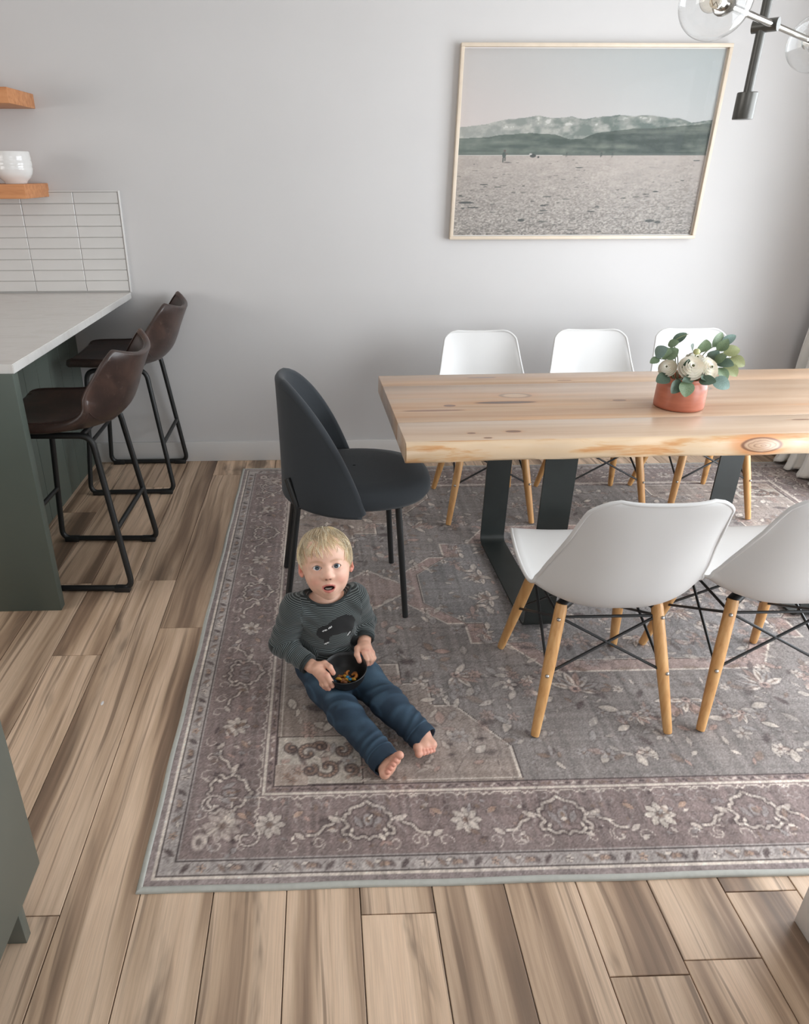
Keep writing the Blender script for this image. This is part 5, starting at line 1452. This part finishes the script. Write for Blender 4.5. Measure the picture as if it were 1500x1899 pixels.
# animal badge on the chest in torso coordinates (u across, z up) with white claw and eye marks
def inpoly(x, y, poly):
    c = np.zeros(len(x), bool); n = len(poly)
    for i in range(n):
        x1_, y1_ = poly[i]; x2_, y2_ = poly[(i + 1) % n]
        m = ((y1_ > y) != (y2_ > y)) & (x < (x2_ - x1_) * (y - y1_) / ((y2_ - y1_) + 1e-12) + x1_); c ^= m
    return c
fr_ = f_ > .02
ub, zb = (u_ + .012) / 1.2 , (z_ - .251) / 1.2 + .229
bear = [(-.034, .228), (-.030, .243), (-.018, .250), (-.008, .252), (.004, .262), (.022, .268), (.042, .269), (.058, .262), (.066, .246), (.064, .228), (.056, .222), (.054, .206), (.046, .205), (.044, .220), (.026, .221), (.006, .222), (-.002, .214), (-.004, .196), (-.014, .194), (-.016, .210), (-.026, .216)]
BEAR = inpoly(ub, zb, bear) & fr_ & tor
wh = np.zeros(len(SP), bool)
for (a0, b0, a1, b1) in ((-.018, .236, -.010, .240), (-.004, .243, .003, .248), (-.013, .197, -.004, .201), (.046, .210, .051, .217)):
    dx, dy = a1 - a0, b1 - b0; t_ = np.clip(((ub - a0) * dx + (zb - b0) * dy) / (dx * dx + dy * dy), 0, 1)
    wh |= (np.hypot(ub - a0 - t_ * dx, zb - b0 - t_ * dy) < .0017) & fr_ & tor
SC[:] = npl((255, 255, 255)); mask = np.where(BEAR, 1.0, 0.0); mask2 = np.where(wh, 1.0, 0.0)
me = fast_mesh('sweater', SP - PL_, SQ)
for nm, arr in (('stripe', stp), ('badge', mask), ('mark', mask2)):
    a = me.attributes.new(nm, 'FLOAT', 'POINT'); a.data.foreach_set('value', arr.astype(np.float32))
t = NT('striped_knit'); v_ = t.coord()
s_ = t.ma('FRACT', t.attr('stripe').outputs['Fac'])
line = t.ma('MULTIPLY', t.fr(s_, .06, .20), t.ma('SUBTRACT', 1.0, t.fr(s_, .40, .54)))
c = t.mix(t.ma('MULTIPLY', line, .85), rgb(27, 32, 33), rgb(116, 124, 124))
c = t.mix(t.fr(t.noise(v_, 40, 3), .35, .7, 0, .25), c, rgb(60, 68, 68))
c = t.mix(t.fr(t.attr('badge').outputs['Fac'], .35, .65), c, rgb(16, 17, 18))
c = t.mix(t.fr(t.attr('mark').outputs['Fac'], .35, .65), c, rgb(196, 198, 198))
t.bump(t.noise(v_, 1100, 2), .3, .001)
m_knit = t.fin(c, .95, Sheen_Weight=.2)
sw = link('sweater', me, m_knit, person, True, ang=None)
m_rib = simple('dark_knit_rib', rgb(42, 48, 49), .95, var=.15, nscale=300, bump=.4, bscale=900)
# rolled collar and cuffs
def ring(c, n, r, tube, seg=40, sq=1.0, wob=.0):
    n = unit(n); a = unit(np.cross(n, (0, .3, 1))); b = np.cross(n, a)
    return MB().tube([tuple(c + a * math.cos(2 * PI * k / seg) * r + b * math.sin(2 * PI * k / seg) * r * sq + n * wob * math.sin(4 * PI * k / seg)) for k in range(seg)], tube, 8, closed=True)
# collar follows the neckline: sample the opening edge
pts = []
for k in range(44):
    a_ = 2 * PI * k / 44; d_ = RT * math.cos(a_) + FT * math.sin(a_)
    c_ = A3(.006, 1.742, 0)
    sel = SP[(np.abs((SP - c_) @ np.cross(d_, (0, 0, 1))) < .006) & (((SP - c_) @ d_) > .018) & (((SP - c_) @ d_) < .095) & (SP[:, 2] > .27)]
    if len(sel): pts.append(sel[np.argmax(sel[:, 2] - .22 * ((sel - c_) @ d_))])
pts = np.array(pts)
for _ in range(4): pts = (np.roll(pts, 1, 0) + pts * 2 + np.roll(pts, -1, 0)) / 4
MB().tube([tuple(p - PL_) for p in pts], .0042, 8, closed=True).build('collar', m_rib, sw, ang=None)
for w, e in ((WL, ELL), (WR, ELR)):
    d_ = unit(w - e)
    for k in range(2):
        mb = ring(w - PL_ - d_ * (.003 + .006 * k), d_, .0262 + .001 * k, .0042); mb.build('cuff', m_rib, sw, ang=None)

# ---- jeans
def jeans():
    v = Vox((-.14, 1.36, .010), (.33, 1.90, .175), .0028)
    v.ell((.014, 1.790, .085), (.112, .090, .068), .0, 'u', TB)
    v.chain([LH, LK, LA], [.056, .045, .0405], .03, .02); v.chain([RH, RK, RA], [.056, .046, .0405], .03, .02)
    v.ell(LH * .6 + LK * .4, (.056, .056, .050), .03); v.ell(RH * .6 + RK * .4, (.056, .056, .050), .03)
    for a_, k_, ex in ((LA, LK, .026), (RA, RK, .020)):
        d = unit(a_ - k_); e = a_ + d * ex; v.cap(a_, e + d * .02, .0405, .0410, .004)
        v.op(lambda x, y, z, w=e, d=d: np.maximum(-((x - w[0]) * d[0] + (y - w[1]) * d[1] + (z - w[2]) * d[2]), np.sqrt((x - w[0]) ** 2 + (y - w[1]) ** 2 + (z - w[2]) ** 2) - .075).astype(np.float32), e - .08, e + .08, .002, 's')
        v.cap(e - d * .055, e + d * .05, .0345, .0355, .002, 's')
    v.op(lambda x, y, z: (z - .012 + 0 * x + 0 * y).astype(np.float32), (-.2, 1.3, 0), (.4, 2, .05), .006, 's')
    v.ell(BWC + A3(0, 0, .060), (.068, .068, .064), .006, 's')
    P, Q = v.mesh(); return relax(P.astype(float), Q, 1), Q
JP, JQ = jeans()
nrm = np.zeros_like(JP); fn_ = np.cross(JP[JQ[:, 2]] - JP[JQ[:, 0]], JP[JQ[:, 3]] - JP[JQ[:, 1]])
for k in range(4): np.add.at(nrm, JQ[:, k], fn_)
nrm /= np.linalg.norm(nrm, axis=1, keepdims=True) + 1e-12
d1_, a1 = along(JP, [LH, LK, LA]); d2_, a2 = along(JP, [RH, RK, RA]); legL = d1_ < d2_; arc = np.where(legL, a1, a2); kl = np.where(legL, np.linalg.norm(LK - LH), np.linalg.norm(RK - RH)); tl = np.where(legL, kl + np.linalg.norm(LA - LK), kl + np.linalg.norm(RA - RK))
side = np.where(legL, (JP - LK) @ unit(np.cross(LA - LH, (0, 0, 1))), (JP - RK) @ unit(np.cross(RA - RH, (0, 0, 1))))
sh_ = lambda q: np.sign(np.sin(q)) * np.abs(np.sin(q)) ** .7
fold = .0022 * np.sin(arc * 150 + 2.4 * n3(JP, 22, 3) + side * 60) * np.exp(-((arc - kl) / .06) ** 2) + .0016 * np.sin(arc * 230 + 2 * n3(JP, 26, 5) - side * 70) * np.exp(-((arc - tl + .035) / .035) ** 2) + .0018 * np.sin(arc * 130 + side * 70 + 2 * n3(JP, 20, 7)) * np.exp(-((arc - .03) / .05) ** 2) + .0012 * n3(JP, 45, 9)
JP = JP + nrm * (fold * ss(JP[:, 2], .014, .03))[:, None]
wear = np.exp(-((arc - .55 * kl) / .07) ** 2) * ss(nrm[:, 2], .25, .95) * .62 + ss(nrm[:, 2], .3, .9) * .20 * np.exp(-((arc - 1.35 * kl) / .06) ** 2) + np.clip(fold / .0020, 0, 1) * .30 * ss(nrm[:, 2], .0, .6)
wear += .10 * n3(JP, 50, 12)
hem = np.exp(-((arc - tl + .012) / .0016) ** 2) * .45
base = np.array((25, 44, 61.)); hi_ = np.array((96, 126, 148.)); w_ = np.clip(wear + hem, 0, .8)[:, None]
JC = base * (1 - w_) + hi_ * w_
for sd in (-1, 1):
    seam = np.exp(-((side - sd * .0475) / .0022) ** 2) * .30 * (nrm[:, 2] > -.2); JC = JC * (1 - seam[:, None]) + hi_ * seam[:, None]
me = fast_mesh('jeans', JP - PL_, JQ, npl(np.clip(JC, 0, 255)))
t = NT('denim'); v_ = t.coord(); g = t.noise(t.map(v_, (700, 700, 1500)), 1, 2)
c = t.mix(t.fr(g, .35, .7, 0, .35), t.attr('col').outputs['Color'], rgb(22, 34, 48)); t.bump(g, .3, .001)
m_denim = t.fin(c, .85)
je = link('jeans', me, m_denim, person, True, ang=None)
i_ = np.argmin(np.linalg.norm(JP - A3(-.080, 1.705, .105), axis=1))
MB().sphere(tuple(JP[i_] - PL_ + nrm[i_] * .001), .0036, 10, 6).build('rivet', m_bolt, je)

# ---- hair: thin scalp layer and fine tapered strands swept forward over the forehead
def hairline(x, z):       # hairline height on the scalp
    ax_ = np.abs(x)
    return np.where(z > .028, .056 + (z - .03) * .25 - ax_ * .22, np.where(z > -.004, .010 + (z + .004) * 1.05, np.where(z > -.028, .016, -.046)))
HCc, HRr = np.array((0, .027, -.015)), np.array((.0735, .0775, .0890))
def hair():
    rng = np.random.default_rng(21); c, r = HCc, HRr
    fc, fr2 = np.array((0, .042, .036)), np.array((.050, .040, .044))
    V, F, C = [], [], []
    whorl = unit((.10, .84, -.46))
    def add(path, rad, col):
        o = len(V); m = len(path)
        for i, p in enumerate(path):
            t_ = path[min(i + 1, m - 1)] - path[max(i - 1, 0)]; t_ = t_ / (np.linalg.norm(t_) + 1e-9); s_ = np.cross(t_, (.3, .5, .81)); s_ /= np.linalg.norm(s_) + 1e-9; b_ = np.cross(t_, s_)
            rr = rad * (1 - .8 * (i / (m - 1)) ** 1.5)
            for k in range(3):
                a_ = 2 * PI * k / 3; V.append(p + (s_ * math.cos(a_) + b_ * math.sin(a_)) * rr); C.append(col * (1.05 - .22 * (1 - i / (m - 1))))
        for i in range(m - 1):
            for k in range(3): F.append((o + i * 3 + k, o + i * 3 + (k + 1) % 3, o + i * 3 + 3 + (k + 1) % 3, o + i * 3 + 3 + k))
    cols = [np.array(q, float) for q in ((234, 214, 178), (220, 196, 156), (244, 230, 202), (198, 168, 126), (250, 240, 218))]
    # clumps steer the locks
    nc = 150; cd = rng.normal(size=(nc, 3)); cd /= np.linalg.norm(cd, axis=1, keepdims=True); cb = rng.normal(size=(nc, 3)) * .26; cl_ = rng.uniform(.8, 1.25, nc); ct_ = rng.uniform(.80, 1.16, nc)
    n = 0
    while n < 6500:
        d = rng.normal(size=3); d /= np.linalg.norm(d); p = c + d * r
        if p[1] < hairline(p[0], p[2]) + .002: continue
        n += 1
        ci = int(np.argmax(cd @ d))
        fringe = p[2] > .0 and p[1] > .055
        L = (rng.uniform(.050, .074) if fringe else rng.uniform(.040, .060)) * cl_[ci]
        q = p.copy(); path = [q - d * .002]; vel = d - whorl * (d @ whorl); vel = vel / (np.linalg.norm(vel) + 1e-6)
        sw = np.array((.38, -.05, .30)) if fringe else np.array((.10 * np.sign(p[0]), -.1, .16))
        vel = vel + sw + cb[ci] * (1.7 if fringe else .8) + rng.normal(size=3) * .07
        k_ = 9; lift = rng.uniform(.5, 1.25) * (.6 + .8 * (ci % 5) / 4)
        for i in range(k_):
            vel = vel + np.array((0, -.13, 0)) + rng.normal(size=3) * .02
            e = (q - c) / r; nr = e / r; nr /= np.linalg.norm(nr); vel = vel - nr * (vel @ nr) * .9; vel /= np.linalg.norm(vel) + 1e-9
            q = q + vel * L / k_; off = .0008 + (.0062 if fringe else .0048) * lift * math.sin(PI * min(1, (i + 1) / k_ * .82))
            e = (q - c) / r; q = c + e / np.linalg.norm(e) * r * (1 + off / .08)
            if q[2] > .02:
                e2 = (q - fc) / fr2; l2 = np.linalg.norm(e2)
                if l2 < 1.03 + off / .06: q = fc + e2 / l2 * fr2 * (1.03 + off / .06)
            path.append(q.copy())
        col = cols[rng.choice(5, p=(.34, .24, .2, .14, .08))] * rng.uniform(.95, 1.05) * ct_[ci]
        if not fringe and p[1] < .05: col = col * .92
        add(np.array(path), rng.uniform(.00038, .00066), col)
    return np.array(V), np.array(F), np.array(C)
vx = Vox((-.090, -.06, -.115), (.090, .115, .090), .002)
vx.ell(HCc, HRr)
sl, g = vx.sub((-.095, -.1, -.12), (.095, .12, .09)); vx.F[sl] = np.maximum(vx.F[sl], (hairline(g[0], g[2]) - g[1]).astype(np.float32))
cp_, cq = vx.mesh(); cp_ = relax(cp_.astype(float), cq, 3)
V_, F_, C_ = hair()
cc = np.tile(np.array((196, 168, 128.)), (len(cp_), 1)) * (1 + .10 * n3(cp_ * np.array((1, .2, .2)), 420, 5))[:, None]
VV = np.concatenate([cp_, V_]); FF = np.concatenate([cq, F_ + len(cp_)]); CC = np.concatenate([cc, C_])
me = fast_mesh('hair', h2w(VV) - PL_, FF, npl(np.clip(CC, 0, 255)))
t = NT('blond_hair'); m_hair = t.fin(t.mix(t.fr(t.noise(t.coord(), 300, 2), .3, .7, 0, .12), t.attr('col').outputs['Color'], rgb(120, 92, 62)), .45, Sheen_Weight=.1)
link('hair', me, m_hair, person, True, ang=None)

# ---- black bowl with snacks, held in the lap
t = NT('matte_black_bowl'); m_bowl = t.fin(t.ramp(t.noise(t.coord(), 60, 3), [(.3, rgb(14, 14, 15)), (.7, rgb(20, 20, 21))]), .5)
prof = [(.0, .0), (.030, .0), (.033, .003), (.046, .014), (.056, .032), (.0615, .055), (.0635, .0605), (.0625, .062), (.0605, .0605), (.0575, .052), (.051, .030), (.041, .014), (.028, .0065), (.0, .005)]
bowl = MB().lathe(prof, 56, cap=False).build('snack_bowl', m_bowl, None, True, tuple(BWC), (R(7), R(-3), 0), ang=50)
tag(bowl, 'matte black bowl of snacks held in the hands of the toddler', 'bowl')
m_pret = simple('baked_pretzel', rgb(178, 112, 48), .5, var=.25, nscale=120); m_corn = simple('yellow_crisp', rgb(214, 164, 60), .6, var=.15, nscale=90); m_blue = simple('blue_candy', rgb(40, 128, 168), .25, var=.05); m_nut = simple('brown_nut', rgb(134, 84, 48), .6, var=.2, nscale=150)
rs = random.Random(8)
def in_bowl(x, y): return BWC[2] + .010 + 9.0 * (x * x + y * y) * 1.05
def put(nm, mb, mt, x, y, dz, lab, cat, rot=(0, 0, 0)):
    o = mb.build(nm, mt, None, True, (BWC[0] + x, BWC[1] + y, in_bowl(x, y) + dz), rot, ang=None)
    tag(o, lab, cat, 'snacks in the black bowl'); return o
def arc_tube(r, a, rad, n=12): return MB().tube([(r * math.cos(a * k / n), r * math.sin(a * k / n), 0) for k in range(n + 1)], [rad * (.75 + .35 * math.sin(PI * k / n)) for k in range(n + 1)], 10)
LB = {'c': 'golden curved cracker piece in the black bowl', 'n': 'brown nut in the black bowl', 'y': 'yellow crisp piece in the black bowl', 'b': 'blue candy in the black bowl'}
put('cracker', arc_tube(.0095, 4.4, .0042), m_pret, .022, -.006, .012, 'largest golden ring-shaped cracker lying by the rim of the black bowl', 'snack', (.3, .2, 4.2))
for (x, y, z) in ((-.006, .004, .008), (.010, .010, .012), (-.014, -.010, .006)): put('cracker', arc_tube(.008, 3.2, .0038), m_pret, x, y, z, LB['c'], 'snack', (rs.uniform(-.6, .6), rs.uniform(-.6, .6), rs.uniform(0, 6)))
for (x, y, z) in ((-.022, -.016, .008), (-.002, -.006, .014), (.020, -.022, .009), (.004, -.020, .010)): put('crisp', MB().tube([(-.009, 0, 0), (-.004, .002, .001), (.004, .002, .001), (.009, 0, 0)], [.0025, .0044, .0044, .0025], 10), m_corn, x, y, z, LB['y'], 'snack', (rs.uniform(-.4, .4), rs.uniform(-.4, .4), rs.uniform(-.9, .3)))
for (x, y, z) in ((.004, -.012, .018), (.011, -.022, .014)): put('candy', MB().sphere((0, 0, 0), .0058, 14, 10, (1, 1, .72)), m_blue, x, y, z, LB['b'], 'candy')
for (x, y, z) in ((-.010, -.022, .008), (.008, .000, .010), (-.020, .002, .007), (.014, -.012, .008), (.0, .014, .009), (-.004, -.028, .007), (.026, .008, .010)): put('nut', MB().sphere((0, 0, 0), .0068, 12, 8, (1.25, .85, .7)), m_nut, x, y, z, LB['n'], 'nut', (0, rs.uniform(-.4, .4), rs.uniform(0, 3)))
